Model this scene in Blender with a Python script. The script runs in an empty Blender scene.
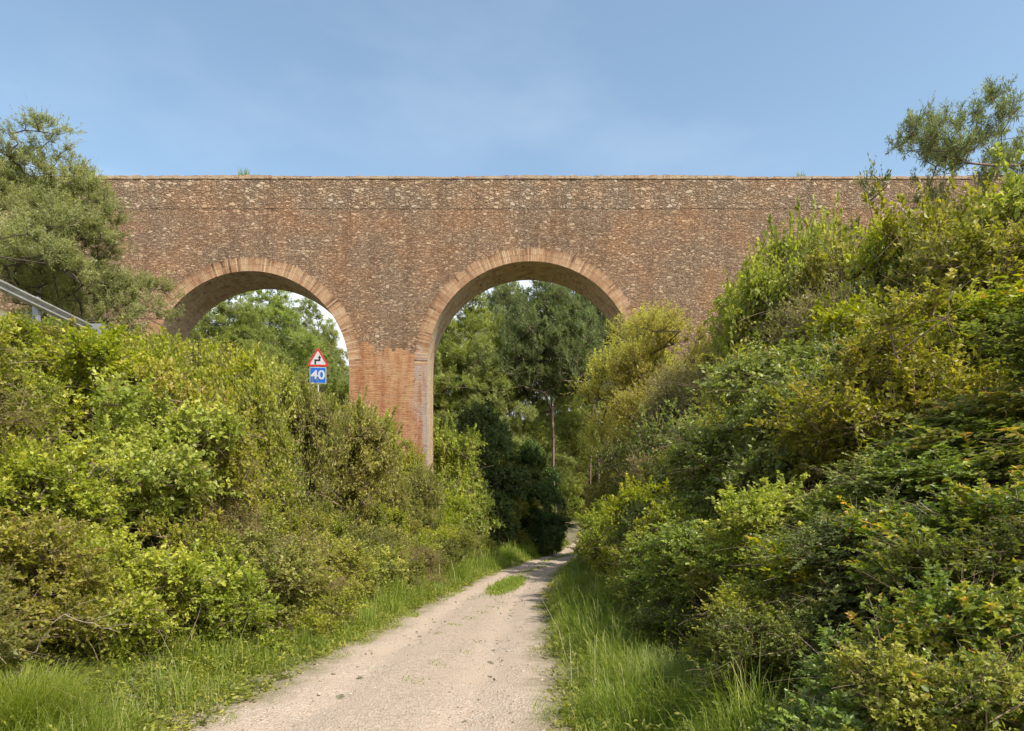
import bpy, math
import numpy as np
from mathutils import Vector

S = bpy.context.scene
COL = S.collection
R = math.radians
F = 683.0                      # focal length in pixels of the 1024 px wide frame
EYE = 1.6

# ------------------------------------------------------------------ helpers
def nrm(v):
    return v / np.maximum(np.linalg.norm(v, axis=-1, keepdims=True), 1e-9)

def mesh_np(name, verts, faces_list, mat=None, attrs=None, smooth=False):
    """faces_list: list of int arrays (n,k)."""
    me = bpy.data.meshes.new(name)
    verts = np.asarray(verts, np.float32)
    me.vertices.add(len(verts))
    me.vertices.foreach_set('co', verts.ravel())
    faces_list = [np.asarray(f, np.int32) for f in faces_list if len(f)]
    loops = np.concatenate([f.ravel() for f in faces_list])
    tot = np.concatenate([np.full(len(f), f.shape[1], np.int32) for f in faces_list])
    start = np.concatenate([[0], np.cumsum(tot)[:-1]]).astype(np.int32)
    me.loops.add(len(loops)); me.loops.foreach_set('vertex_index', loops)
    me.polygons.add(len(tot))
    me.polygons.foreach_set('loop_start', start)
    me.polygons.foreach_set('loop_total', tot)
    if smooth:
        me.polygons.foreach_set('use_smooth', np.ones(len(tot), bool))
    for k, v in (attrs or {}).items():
        a = me.attributes.new(k, 'FLOAT', 'POINT')
        a.data.foreach_set('value', np.asarray(v, np.float32))
    me.update(calc_edges=True)
    if mat: me.materials.append(mat)
    return me

def obj(name, me, parent=None, loc=(0, 0, 0)):
    o = bpy.data.objects.new(name, me)
    COL.objects.link(o)
    o.location = loc
    if parent: o.parent = parent
    return o

def tag(o, label=None, cat=None, group=None, kind=None):
    if label: o['label'] = label
    if cat: o['category'] = cat
    if group: o['group'] = group
    if kind: o['kind'] = kind
    return o

def empty(name, loc=(0, 0, 0)):
    o = bpy.data.objects.new(name, None)
    COL.objects.link(o); o.location = loc
    o.empty_display_size = .2
    return o

class MB:
    """collects boxes, prisms and tubes into one mesh"""
    def __init__(s): s.v = []; s.f = []; s.t = []
    def add(s, vs, fs, tint=0.5):
        b = len(s.v); s.v += [tuple(map(float, p)) for p in vs]; s.f += [tuple(b + i for i in f) for f in fs]
        s.t += [tint] * len(vs)
    def box(s, x0, x1, y0, y1, z0, z1, tint=.5):
        s.add([(x0,y0,z0),(x1,y0,z0),(x1,y1,z0),(x0,y1,z0),(x0,y0,z1),(x1,y0,z1),(x1,y1,z1),(x0,y1,z1)],
              [(0,3,2,1),(4,5,6,7),(0,1,5,4),(1,2,6,5),(2,3,7,6),(3,0,4,7)], tint)
    def prism(s, pts, y0, y1):           # outline in x,z extruded along y
        n = len(pts)
        s.add([(x, y0, z) for x, z in pts] + [(x, y1, z) for x, z in pts],
              [tuple(range(n)), tuple(range(2*n-1, n-1, -1))] + [((i+1) % n, i, n+i, n+(i+1) % n) for i in range(n)])
    def tube(s, pts, rad, n=8):
        pts = np.array(pts, float); rad = np.broadcast_to(rad, len(pts))
        d = np.gradient(pts, axis=0); d = nrm(d)
        ref = np.array([0.0, 0, 1]) if abs(d[0][2]) < .9 else np.array([1.0, 0, 0])
        vs = []
        for p, q, r in zip(pts, d, rad):
            a = np.cross(q, ref); a /= np.linalg.norm(a); b = np.cross(q, a)
            for k in range(n):
                t = 2*math.pi*k/n
                vs.append(p + r*(a*math.cos(t) + b*math.sin(t)))
        fs = []
        for i in range(len(pts)-1):
            for k in range(n):
                fs.append((i*n+k, i*n+(k+1) % n, (i+1)*n+(k+1) % n, (i+1)*n+k))
        fs.append(tuple(range(n-1, -1, -1))); m = (len(pts)-1)*n; fs.append(tuple(range(m, m+n)))
        s.add(vs, fs)
    def build(s, name, mat, parent=None, tint=False, smooth=False, loc=(0,0,0)):
        me = bpy.data.meshes.new(name)
        me.from_pydata(s.v, [], s.f); me.materials.append(mat)
        if tint:
            a = me.attributes.new('tint', 'FLOAT', 'POINT'); a.data.foreach_set('value', np.array(s.t, np.float32))
        if smooth: me.polygons.foreach_set('use_smooth', np.ones(len(s.f), bool))
        me.update()
        return obj(name, me, parent, loc)

# ------------------------------------------------------------------ materials
class NT:
    def __init__(s, name):
        s.m = bpy.data.materials.new(name); s.m.use_nodes = True
        s.t = s.m.node_tree; s.t.nodes.clear()
        s.out = s.n('ShaderNodeOutputMaterial')
    def n(s, typ, **kw):
        nd = s.t.nodes.new(typ)
        for k, v in kw.items():
            if k.startswith('i_'):
                nd.inputs[k[2:].replace('_', ' ')].default_value = v
            else: setattr(nd, k, v)
        return nd
    def l(s, a, b): s.t.links.new(a, b)
    def ramp(s, fac, stops, interp='LINEAR'):
        nd = s.n('ShaderNodeValToRGB'); cr = nd.color_ramp; cr.interpolation = interp
        while len(cr.elements) < len(stops): cr.elements.new(.5)
        for e, (p, c) in zip(cr.elements, stops):
            e.position = p; e.color = (*c, 1) if len(c) == 3 else c
        s.l(fac, nd.inputs[0]); return nd.outputs[0]
    def mix(s, fac, a, b, mode='MIX'):
        nd = s.n('ShaderNodeMix', data_type='RGBA', blend_type=mode)
        for sock, v in ((nd.inputs[0], fac), (nd.inputs[6], a), (nd.inputs[7], b)):
            if isinstance(v, (int, float)): sock.default_value = v
            elif isinstance(v, tuple): sock.default_value = (*v, 1)
            else: s.l(v, sock)
        return nd.outputs[2]
    def math(s, op, a, b=0.0, clamp=False):
        nd = s.n('ShaderNodeMath', operation=op); nd.use_clamp = clamp
        for sock, v in ((nd.inputs[0], a), (nd.inputs[1], b)):
            if isinstance(v, (int, float)): sock.default_value = v
            else: s.l(v, sock)
        return nd.outputs[0]
    def mapr(s, v, a, b, c=0.0, d=1.0):
        nd = s.n('ShaderNodeMapRange'); s.l(v, nd.inputs[0])
        for i, x in enumerate((a, b, c, d)): nd.inputs[i+1].default_value = x
        return nd.outputs[0]
    def coord(s, kind='Object', scale=(1, 1, 1)):
        tc = s.n('ShaderNodeTexCoord'); mp = s.n('ShaderNodeMapping')
        mp.inputs['Scale'].default_value = scale
        s.l(tc.outputs[kind], mp.inputs[0]); return mp.outputs[0]
    def noise(s, vec, scale, detail=4, rough=.55, out=0):
        nd = s.n('ShaderNodeTexNoise'); nd.inputs['Scale'].default_value = scale
        nd.inputs['Detail'].default_value = detail; nd.inputs['Roughness'].default_value = rough
        if vec is not None: s.l(vec, nd.inputs[0])
        return nd.outputs[out]
    def bsdf(s, color, rough=.8, bump=None, strength=.5, dist=.02, spec=.3, metal=0.0):
        b = s.n('ShaderNodeBsdfPrincipled')
        if isinstance(color, tuple): b.inputs['Base Color'].default_value = (*color, 1)
        else: s.l(color, b.inputs['Base Color'])
        if isinstance(rough, (int, float)): b.inputs['Roughness'].default_value = rough
        else: s.l(rough, b.inputs['Roughness'])
        b.inputs['Specular IOR Level'].default_value = spec
        b.inputs['Metallic'].default_value = metal
        if bump is not None:
            bp = s.n('ShaderNodeBump'); bp.inputs['Strength'].default_value = strength
            bp.inputs['Distance'].default_value = dist
            s.l(bump, bp.inputs['Height']); s.l(bp.outputs[0], b.inputs['Normal'])
        return b.outputs[0]
    def done(s, sh): s.l(sh, s.out.inputs[0]); return s.m

def leaf_mat(name, stops, rough=.45, trans=.35, spec=.4, vary=.17, tcol=1.5):
    t = NT(name)
    at = t.n('ShaderNodeAttribute', attribute_name='tint')
    c = t.ramp(at.outputs['Fac'], stops)
    oi = t.n('ShaderNodeObjectInfo')
    hsv = t.n('ShaderNodeHueSaturation')
    t.l(c, hsv.inputs['Color'])
    t.l(t.mapr(oi.outputs['Random'], 0, 1, .497, .522), hsv.inputs['Hue'])
    t.l(t.mapr(t.math('FRACT', t.math('MULTIPLY', oi.outputs['Random'], 7.31)), 0, 1, 1.08-vary, 1.08+vary*.8), hsv.inputs['Value'])
    t.l(t.mapr(t.math('FRACT', t.math('MULTIPLY', oi.outputs['Random'], 13.7)), 0, 1, .88, 1.06), hsv.inputs['Saturation'])
    col = hsv.outputs[0]
    b = t.bsdf(col, rough, spec=spec)
    tr = t.n('ShaderNodeBsdfTranslucent')
    t.l(t.mix(1.0, col, (tcol, tcol*1.05, .5*tcol), 'MULTIPLY'), tr.inputs[0])
    mx = t.n('ShaderNodeMixShader'); mx.inputs[0].default_value = trans
    t.l(b, mx.inputs[1]); t.l(tr.outputs[0], mx.inputs[2])
    return t.done(mx.outputs[0])

def bark_mat(name, a, b):
    t = NT(name)
    n = t.noise(t.coord('Object', (3, 3, .8)), 9, 5)
    return t.done(t.bsdf(t.ramp(n, [(.3, a), (.7, b)]), .9, bump=n, strength=.6, dist=.02))

M = {}
M['leaf_olive'] = leaf_mat('leaf_olive', [(0, (.09,.09,.012)), (.4, (.20,.20,.022)), (.75, (.32,.30,.035)), (.9, (.42,.36,.07)), (1, (.36,.25,.10))], trans=.42)
M['leaf_bright'] = leaf_mat('leaf_bright', [(0, (.10,.12,.012)), (.45, (.25,.27,.022)), (.8, (.40,.39,.035)), (1, (.50,.42,.07))], trans=.42)
M['leaf_dark'] = leaf_mat('leaf_dark', [(0, (.05,.065,.014)), (.5, (.12,.145,.025)), (.85, (.22,.24,.045)), (1, (.34,.31,.09))], rough=.42, spec=.4, trans=.35)
M['leaf_glossy'] = leaf_mat('leaf_glossy', [(0, (.065,.09,.014)), (.45, (.16,.20,.025)), (.8, (.29,.33,.045)), (1, (.42,.43,.12))], rough=.40, spec=.5, trans=.35)
M['leaf_oak'] = leaf_mat('leaf_oak', [(0, (.06,.085,.012)), (.45, (.15,.19,.02)), (.78, (.30,.31,.024)), (.93, (.48,.34,.03)), (1, (.58,.24,.05))], rough=.42, trans=.4)
M['leaf_yellow'] = leaf_mat('leaf_yellow', [(0, (.22,.18,.035)), (.5, (.42,.36,.06)), (1, (.60,.50,.12))], trans=.5, vary=.12)
M['leaf_grey'] = leaf_mat('leaf_grey', [(0, (.17,.17,.06)), (.5, (.29,.29,.11)), (1, (.44,.42,.20))], trans=.4, vary=.1)
M['leaf_brown'] = leaf_mat('leaf_brown', [(0, (.10,.09,.02)), (.5, (.22,.195,.045)), (1, (.34,.27,.09))], trans=.4, vary=.2)
M['needle'] = leaf_mat('needle', [(0, (.13,.145,.04)), (.5, (.27,.29,.08)), (1, (.42,.42,.14))], rough=.5, trans=.42, vary=.15)
M['needle_dark'] = leaf_mat('needle_dark', [(0, (.09,.10,.04)), (.6, (.18,.20,.07)), (1, (.30,.31,.12))], rough=.5, trans=.38, vary=.15)
M['ivy'] = leaf_mat('ivy', [(0, (.045,.07,.02)), (.5, (.095,.135,.03)), (1, (.22,.26,.06))], rough=.45, trans=.3, vary=.15)
M['grass'] = leaf_mat('grass', [(0, (.11,.15,.02)), (.5, (.23,.27,.045)), (.8, (.37,.37,.09)), (1, (.56,.47,.24))], rough=.5, trans=.45, vary=.0)
M['straw'] = leaf_mat('straw', [(0, (.26,.25,.10)), (1, (.55,.47,.26))], rough=.6, trans=.3, vary=.0)
M['twig'] = bark_mat('twig', (.15,.10,.06), (.42,.31,.20))
M['dead'] = bark_mat('dead_wood', (.22,.17,.13), (.42,.34,.26))
M['bark'] = bark_mat('bark', (.06,.045,.035), (.17,.13,.10))
M['pine_bark'] = bark_mat('pine_bark', (.14,.09,.07), (.34,.24,.19))

# ------------------------------------------------------------------ plant growth
def tubes(name, P, Q, r0, r1, mat, sides=4):
    """prisms from P to Q (n,3) with radii"""
    P = np.asarray(P); Q = np.asarray(Q); n = len(P)
    d = nrm(Q - P); ref = np.where(np.abs(d[:, 2:3]) < .9, np.array([[0, 0, 1.0]]), np.array([[1.0, 0, 0]]))
    a = nrm(np.cross(d, ref)); b = np.cross(d, a)
    ang = np.arange(sides) * 2*np.pi/sides
    ring = a[:, None]*np.cos(ang)[None, :, None] + b[:, None]*np.sin(ang)[None, :, None]
    V = np.concatenate([P[:, None] + ring*np.reshape(r0, (-1, 1, 1)), Q[:, None] + ring*np.reshape(r1, (-1, 1, 1))], 1)
    base = (np.arange(n)*2*sides)[:, None, None]
    k = np.arange(sides); k2 = (k+1) % sides
    f = np.stack([k, k2, k2+sides, k+sides], 1)[None] + base
    return V.reshape(-1, 3), f.reshape(-1, 4)

def grow(rng, start, targets, step, wob, tip_r, lift=.25):
    """connects every target to the nearest piece of wood so far; returns segments with pipe-model radii"""
    pos = [np.array(p, float) for p, _ in start]; par = [q for _, q in start]
    order = np.argsort(np.linalg.norm(targets - pos[0], axis=1))
    for t in targets[order]:
        A = np.array(pos)
        d = np.linalg.norm(A - t, axis=1) + .25*np.maximum(0, A[:, 2] - t[2] + .1)*4
        i = int(np.argmin(d)); p = pos[i]; L = np.linalg.norm(t - p)
        k = max(1, int(L/step))
        last = i
        for j in range(1, k+1):
            s = j/k
            q = p + (t - p)*s + np.array([0, 0, -1.0])*lift*L*s*(1-s)*(1 if t[2] > p[2] else -1)
            if j < k: q = q + rng.normal(0, wob*L/k, 3)
            pos.append(q); par.append(last); last = len(pos)-1
    n = len(pos); w = np.ones(n)
    for i in range(n-1, 0, -1):
        if par[i] >= 0: w[par[i]] += w[i]*.8
    r = tip_r*w**.5
    P = np.array(pos); pr = np.array(par); ok = pr >= 0
    return P[pr[ok]], P[ok], np.minimum(r[pr[ok]], r[ok]*1.6), r[ok]

def leaf_faces(rng, pos, d, nr, L, W, fold=.25):
    """folded diamond leaves"""
    d = nrm(d); side = nrm(np.cross(d, nr)); up = np.cross(side, d)
    L = np.reshape(L, (-1, 1)); W = np.reshape(W, (-1, 1))
    mid = pos + d*L*.45
    v = np.stack([pos, mid + side*W*.5 + up*W*fold, pos + d*L, mid - side*W*.5 + up*W*fold], 1)
    base = (np.arange(len(pos))*4)[:, None]
    f = np.concatenate([base + np.array([[0, 1, 2]]), base + np.array([[0, 2, 3]])])
    return v.reshape(-1, 3), f

def make_plant(seed, lobes, n_clump, twigs, tlen, leaves, L, W, leafmat, woodmat, start, tip_r=.004,
               step=.3, wob=.12, up=.3, shell=.65, curl=.6, bare=.12, twig_r=.0022, spread=.8, droop=0.0, lift=.25, clumptint=.62, shoots=0):
    """lobes: (centre, radii) ellipsoids the foliage grows on.  returns (foliage mesh, wood mesh)"""
    rng = np.random.default_rng(seed)
    lc = np.array([l[0] for l in lobes], float); lr = np.array([l[1] for l in lobes], float)
    vol = np.prod(lr, 1)**(2/3); pick = rng.choice(len(lobes), n_clump, p=vol/vol.sum())
    dirs = nrm(rng.normal(0, 1, (n_clump, 3))); dirs[:, 2] = np.where(dirs[:, 2] < -.35, -dirs[:, 2], dirs[:, 2])
    rad = shell + (1-shell)*rng.random(n_clump)**.7
    cen = lc[pick] + dirs*lr[pick]*rad[:, None]
    cen[:, 2] = np.maximum(cen[:, 2], .12)
    P, Q, r0, r1 = grow(rng, start, cen, step, wob, tip_r, lift)
    # twigs
    ct = rng.random(n_clump)
    sz = rng.uniform(.6, 1.3, n_clump)
    C = np.repeat(cen, twigs, 0); O = np.repeat(dirs, twigs, 0)
    td = nrm(O*.55 + rng.normal(0, spread, (len(C), 3)) + np.array([0, 0, up]))
    tl = tlen*rng.uniform(.55, 1.25, len(C))*np.repeat(sz, twigs)
    C2 = C + td*tl[:, None] + np.array([0, 0, -1.0])*droop*tl[:, None]
    if shoots:                                   # long leafy shoots that break the outline
        hi = rng.choice(np.nonzero(cen[:, 2] > np.median(cen[:, 2])*.7)[0], shoots)
        sd_ = nrm(dirs[hi]*.8 + rng.normal(0, .45, (shoots, 3)) + np.array([0, 0, .9])); sl_ = rng.uniform(.35, .85, shoots)
        q = 5; fr = (np.arange(q)+.5)/q
        for m_ in fr:                            # each shoot is a chain of leafy pieces that arches over
            a_ = cen[hi] + sd_*(sl_*(m_-.5/q))[:, None] - np.array([0, 0, 1])*(sl_*.25*(m_-.5/q)**2)[:, None]
            b_ = cen[hi] + sd_*(sl_*(m_+.5/q))[:, None] - np.array([0, 0, 1])*(sl_*.25*(m_+.5/q)**2)[:, None]
            C = np.concatenate([C, a_]); C2 = np.concatenate([C2, b_]); td = np.concatenate([td, nrm(b_-a_)])
            tl = np.concatenate([tl, sl_/q]); O = np.concatenate([O, dirs[hi]])
        ctr = np.concatenate([np.repeat(ct, twigs), np.tile(np.clip(ct[hi]+.25, 0, 1), q)])
    else: ctr = np.repeat(ct, twigs)
    k = leaves
    s = rng.uniform(.12, 1.0, (len(C), k)); s[:, -1] = 1
    isbare = rng.random(len(C)) < bare; isbare[n_clump*twigs:] = False
    base = C[:, None] + (C2-C)[:, None]*s[..., None]
    td2 = np.repeat(td[:, None], k, 1)
    ld = nrm(td2*curl + rng.normal(0, .7, base.shape))
    ln = nrm(rng.normal(0, .7, base.shape) + np.array([0, 0, .75]) + O[:, None]*.6)
    tint = .12 + clumptint*ctr[:, None]*.9 + .3*(rng.random(s.shape)-.3) + .18*s
    keep = (~np.repeat(isbare[:, None], k, 1)).ravel() & (rng.random(base.shape[0]*k) < .95)
    base = base.reshape(-1, 3)[keep]; ld = ld.reshape(-1, 3)[keep]; ln = ln.reshape(-1, 3)[keep]
    tint = np.clip(tint.ravel()[keep], 0, 1)
    n = len(base); sc = rng.uniform(.6, 1.2, n)*np.repeat(rng.uniform(.7, 1.45, len(C)), k)[keep]
    v, f = leaf_faces(rng, base, ld, ln, L*sc, W*sc)
    fol = mesh_np('foliage', v, [f], M[leafmat], {'tint': np.repeat(tint, 4)})
    tv, tf = tubes('', np.concatenate([P, C]), np.concatenate([Q, C2 + td*tl[:, None]*.55*isbare[:, None]]),
                   np.concatenate([r0, np.where(isbare, twig_r*1.5, twig_r)]), np.concatenate([r1, np.full(len(C), twig_r*.5)]), None, 4)
    if shoots:
        m = 34; hi = rng.integers(0, n_clump, m); p_ = cen[hi]*np.array([.9, .9, .9]); dv = nrm(dirs[hi] + rng.normal(0, .8, (m, 3)) + np.array([0, 0, .7]))
        sl_ = rng.uniform(.5, 1.1, m); a1, a2 = [], []
        sag = nrm(rng.normal(0, .5, (m, 3)) - np.array([0, 0, .8]))
        for g_ in range(7):
            q_ = p_ + (dv + sag*(g_/7)*1.1)*(sl_/7)[:, None]; a1.append(p_); a2.append(q_); p_ = q_
        rs_ = np.tile(rng.uniform(.0022, .0042, m), 7)
        dv_, df_ = tubes('', np.concatenate(a1), np.concatenate(a2), rs_, rs_*.9, None, 4)
        tf = np.concatenate([tf, df_ + len(tv)]); tv = np.concatenate([tv, dv_])
    wood = mesh_np('stems', tv, [tf], M[woodmat], smooth=True)
    return fol, wood

def bush_lobes(seed, H, Rr, n=8, lumpy=.55):
    rng = np.random.default_rng(seed)
    out = [((0, 0, H*.36), (Rr*.5, Rr*.5, H*.34))]
    for i in range(n):
        a = rng.uniform(0, 2*np.pi); rr = Rr*rng.uniform(.25, .85); z = H*rng.uniform(.15, .86)
        q = Rr*rng.uniform(.18, lumpy)
        out.append(((math.cos(a)*rr*(1.1 - .5*z/H), math.sin(a)*rr*(1.1-.5*z/H), z), (q, q, q*.85)))
    return out

def base_start(rng, n, r):
    out = [((0, 0, -.25), -1)]
    for i in range(n):
        a = rng.uniform(0, 2*np.pi)
        out.append(((math.cos(a)*r, math.sin(a)*r, .25), 0))
    return out

PROTO = {}
def add_bush(kind, idx, H, Rr, n_clump, twigs, tlen, leaves, L, W, lm, wm='twig', **kw):
    rng = np.random.default_rng(100 + idx)
    lob = bush_lobes(idx*7+1, H, Rr, kw.pop('nl', 9), kw.pop('lumpy', .55))
    PROTO.setdefault(kind, []).append((H, Rr, make_plant(idx, lob, n_clump, twigs, tlen, leaves, L, W, lm, wm,
                                                         base_start(rng, 6, .15), **kw)))
BK = dict(nl=22, lumpy=.38, shell=.35, shoots=95, spread=.95)
for i in range(3):
    add_bush('olive', 1+i, 2.4, 1.35, 430, 9, .30, 10, .060, .036, 'leaf_olive', bare=.2, **BK)
for i in range(3):
    add_bush('bright', 11+i, 2.4, 1.35, 400, 9, .32, 10, .066, .042, 'leaf_bright', bare=.12, **BK)
for i in range(2):
    add_bush('dark', 21+i, 2.4, 1.35, 430, 9, .28, 10, .058, .034, 'leaf_dark', bare=.14, **BK)
for i in range(2):
    add_bush('glossy', 31+i, 2.4, 1.35, 420, 9, .32, 11, .066, .038, 'leaf_glossy', bare=.12, **BK)
for i in range(2):
    add_bush('oak', 41+i, 2.2, 1.3, 360, 8, .30, 9, .070, .046, 'leaf_oak', bare=.22, **BK)
for i in range(2):
    add_bush('brown', 51+i, 2.6, 1.3, 430, 10, .34, 9, .050, .024, 'leaf_brown', bare=.26, up=.6, twig_r=.0025, **BK)

def make_tree(kind, seed, lobes, n_clump, trunkpts, lm, wm, H, Rr, **kw):
    start = [(trunkpts[0], -1)] + [(p, i) for i, p in enumerate(trunkpts[1:])]
    PROTO.setdefault(kind, []).append((H, Rr, make_plant(seed, lobes, n_clump, kw.pop('twigs', 9), kw.pop('tlen', .5), kw.pop('leaves', 12),
                                                         kw.pop('L', .12), kw.pop('W', .02), lm, wm, start, **kw)))

def pine_lobes(seed, H, z0, Rr, n):
    rng = np.random.default_rng(seed); out = []
    for i in range(n):
        t = i/(n-1); z = z0 + (H-z0)*t*.93
        w = Rr*(1 - .72*t**1.6)*(.65 + .35*math.sin(2.2*t+.9))
        a = i*2.4 + rng.uniform(-.5, .5); rr = w*rng.uniform(.35, .75)
        q = w*rng.uniform(.42, .62) + .25
        out.append(((math.cos(a)*rr, math.sin(a)*rr, z), (q, q, q*.5)))
    out.append(((0, 0, H-.5), (.6, .6, .7)))
    return out
def trunk(seed, H, lean=.3, n=9):
    rng = np.random.default_rng(seed); a = rng.uniform(0, 6.28)
    return [(lean*math.cos(a)*(i/n)**1.3*1.5 + rng.normal(0, .05)*(i > 0), lean*math.sin(a)*(i/n)**1.3*1.5, -.4 + (H*.93+.4)*i/n) for i in range(n+1)]
for i in range(3):
    H = 13.0; make_tree('pine', 71+i, pine_lobes(71+i, H, 2.6, 3.3, 34), 1800, trunk(i+5, H), 'needle', 'pine_bark', H, 3.4,
                        twigs=9, tlen=.36, leaves=15, L=.15, W=.024, tip_r=.006, step=.8, up=.5, spread=.6, shell=.5, curl=.9, wob=.1, bare=.05, clumptint=.6)
for i in range(2):
    H = 13.0; make_tree('tall_pine', 81+i, pine_lobes(81+i, H, 7.2, 3.6, 26), 1000, trunk(i+15, H, .6), 'needle_dark', 'pine_bark', H, 3.6,
                        twigs=9, tlen=.42, leaves=18, L=.16, W=.026, tip_r=.008, step=.8, up=.5, spread=.6, shell=.4, curl=.9, wob=.12, bare=.1, clumptint=.6)
# grey-green tamarisk beside the road, airy tree on the right bank, ivy mass
def crown(seed, H, z0, Rr, n, q0=.3, q1=.5):
    rng = np.random.default_rng(seed); out = []
    for i in range(n):
        z = rng.uniform(z0, H-.6); t = (z-z0)/(H-z0); w = Rr*math.sin(math.pi*(.18+.75*t))
        a = rng.uniform(0, 6.28); rr = w*rng.uniform(.2, .8); q = Rr*rng.uniform(q0, q1)
        out.append(((math.cos(a)*rr, math.sin(a)*rr, z), (q, q, q*.8)))
    return out
make_tree('tamarisk', 91, crown(5, 9.5, 1.0, 4.3, 40, .18, .34), 1500, trunk(3, 7.0, .5), 'leaf_grey', 'bark', 9.5, 4.3,
          twigs=9, tlen=.55, leaves=26, L=.10, W=.018, tip_r=.008, step=.6, up=.7, spread=.5, shell=.5, bare=.08)
_r = np.random.default_rng(31)
_l = [((2.5*math.cos(a_)*_r.uniform(.25, 1), 2.5*math.sin(a_)*_r.uniform(.25, 1), _r.uniform(6.2, 8.3)), (.62, .62, .42)) for a_ in np.linspace(0, 18.8, 26)]
make_tree('airy', 95, _l, 300, trunk(9, 6.6, .3), 'needle_dark', 'pine_bark', 8.8, 3.0,
          twigs=9, tlen=.30, leaves=13, L=.12, W=.022, tip_r=.005, step=.5, up=.5, spread=.8, shell=.2, bare=.12)
make_tree('sapling', 96, [((.1, 0, 2.7), (.34, .34, .3)), ((-.25, .1, 2.3), (.25, .25, .2)), ((.3, -.1, 2.2), (.2, .2, .2))], 22, trunk(3, 2.6, .1, 5), 'leaf_dark', 'bark', 3.0, .6,
          twigs=6, tlen=.16, leaves=7, L=.05, W=.022, tip_r=.004, step=.3, up=.5, spread=.8, shell=.3, bare=.1)
make_tree('ivy', 97, crown(12, 7.0, .6, 2.2, 16, .3, .5), 620, trunk(4, 5.5, .3), 'ivy', 'bark', 7.0, 2.4,
          twigs=9, tlen=.32, leaves=15, L=.10, W=.07, tip_r=.006, step=.5, up=-.2, spread=.8, shell=.7, bare=.05)
make_tree('feather_tree', 99, crown(21, 7.5, 1.4, 2.6, 22, .26, .42), 760, trunk(8, 4.5, .9), 'leaf_yellow', 'bark', 7.5, 2.6,
          twigs=9, tlen=.55, leaves=16, L=.08, W=.028, tip_r=.007, step=.5, up=.8, spread=.5, shell=.3, bare=.12)

NAMES = {'olive': ('shrub', 'shrub'), 'bright': ('shrub', 'shrub'), 'dark': ('shrub', 'shrub'), 'glossy': ('shrub', 'shrub'), 'oak': ('oak_shrub', 'shrub'),
         'brown': ('twiggy_shrub', 'shrub'), 'feather': ('feathery_shrub', 'shrub'), 'pine': ('pine_tree', 'tree'), 'tall_pine': ('pine_tree', 'tree'),
         'tamarisk': ('tamarisk_tree', 'tree'), 'airy': ('pine_tree', 'tree'), 'sapling': ('sapling', 'tree'), 'ivy': ('ivy_covered_tree', 'tree'), 'feather_tree': ('feathery_tree', 'tree')}
prng = np.random.default_rng(77)
def place(kind, x, y, z, hs, rs, label, group=None, rot=None, idx=None):
    lst = PROTO[kind]; H, Rr, (fol, wood) = lst[int(prng.integers(len(lst))) if idx is None else idx]
    nm, cat = NAMES[kind]
    o = empty(nm, (x, y, z)); lean = .14 if cat == 'shrub' else .03
    o.rotation_euler = (prng.normal(0, lean), prng.normal(0, lean), prng.uniform(0, 6.28) if rot is None else rot)
    o.scale = (rs/Rr, rs/Rr, hs/H)
    tag(o, label, cat, group)
    a = obj('crown' if cat == 'tree' else 'foliage', fol, o); b = obj('trunk' if cat == 'tree' else 'stems', wood, o)
    return o

# ------------------------------------------------------------------ terrain
PY = np.array([-40, 0, 5.4, 8.7, 15.6, 25, 36, 54, 75, 100, 140, 400.0])
PX = np.array([-1.6, -1.2, -1.1, -.9, -.5, .45, 2.1, 5.6, 11.5, 23, 45, 200.0])
PW = np.array([1.45, 1.45, 1.45, 1.32, 1.15, 1.12, 1.1, 1.1, 1.0, 1.0, 1.0, 1.0])
_yy = np.linspace(-40, 400, 2201)
def _smooth(a, k):
    ker = np.hanning(k); ker /= ker.sum(); return np.convolve(np.pad(a, k//2, 'edge'), ker, 'valid')[:len(a)]
_cx = _smooth(np.interp(_yy, PY, PX), 31); _cw = _smooth(np.interp(_yy, PY, PW), 31)
def pc(y): return np.interp(y, _yy, _cx)
def pw(y): return np.interp(y, _yy, _cw)
def ss(t): t = np.clip(t, 0, 1); return t*t*(3-2*t)
def sn(x, y, s, k=0.0): return (np.sin(x*s+1.3+k)*np.cos(y*s*.83+.4+k*2) + .5*np.sin(x*s*2.3+y*s*1.7+k))*.5
def height(x, y):
    x = np.asarray(x, float); y = np.asarray(y, float)
    c = pc(y)
    base = np.where(y > 44, .085*(y-44) - .085*6*(1-np.exp(-(y-44)/6)), 0); base = np.minimum(base, 7)
    uL = c - 2.3; t = np.clip((uL - x)/(uL + 9.8), 0, 1)
    left = 4.4*(.35*t + .65*ss(t)) + 1.6*ss((-9.1-x)/1.3)
    uR = c + 2.0; t2 = np.clip((x - uR)/5.5, 0, 1)
    right = 3.4*(.4*t2 + .6*ss(t2)) + 2.5*ss((x - uR - 5.5)/25)
    side = np.maximum(left, right)
    off = np.clip((np.abs(x-c) - 1.6)/2, 0, 1)
    onroad = ss((x + 10.6)/.5)*1.0 + ss((-16.2 - x)/1.0)
    b = (sn(x, y, .55)*.22 + sn(x, y, 1.7, 2)*.07)*off*np.clip(onroad, 0, 1)
    far = 9*ss((np.hypot(x, y)-110)/200)*(.7+.5*sn(x, y, .012))
    return base*np.clip(1 - left/6, 0, 1) + side + b + far + .012*sn(x, y, 3.1)*(1-off)

def grid(us, ys, fn, skew=True):
    U, Y = np.meshgrid(us, ys)
    X = U + (pc(Y) * np.exp(-(U/60)**2) if skew else 0)
    Z = fn(X, Y)
    n, m = U.shape
    i = np.arange(n*m).reshape(n, m)
    f = np.stack([i[:-1, :-1], i[:-1, 1:], i[1:, 1:], i[1:, :-1]], -1).reshape(-1, 4)
    return np.stack([X, Y, Z], -1).reshape(-1, 3), f

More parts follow.
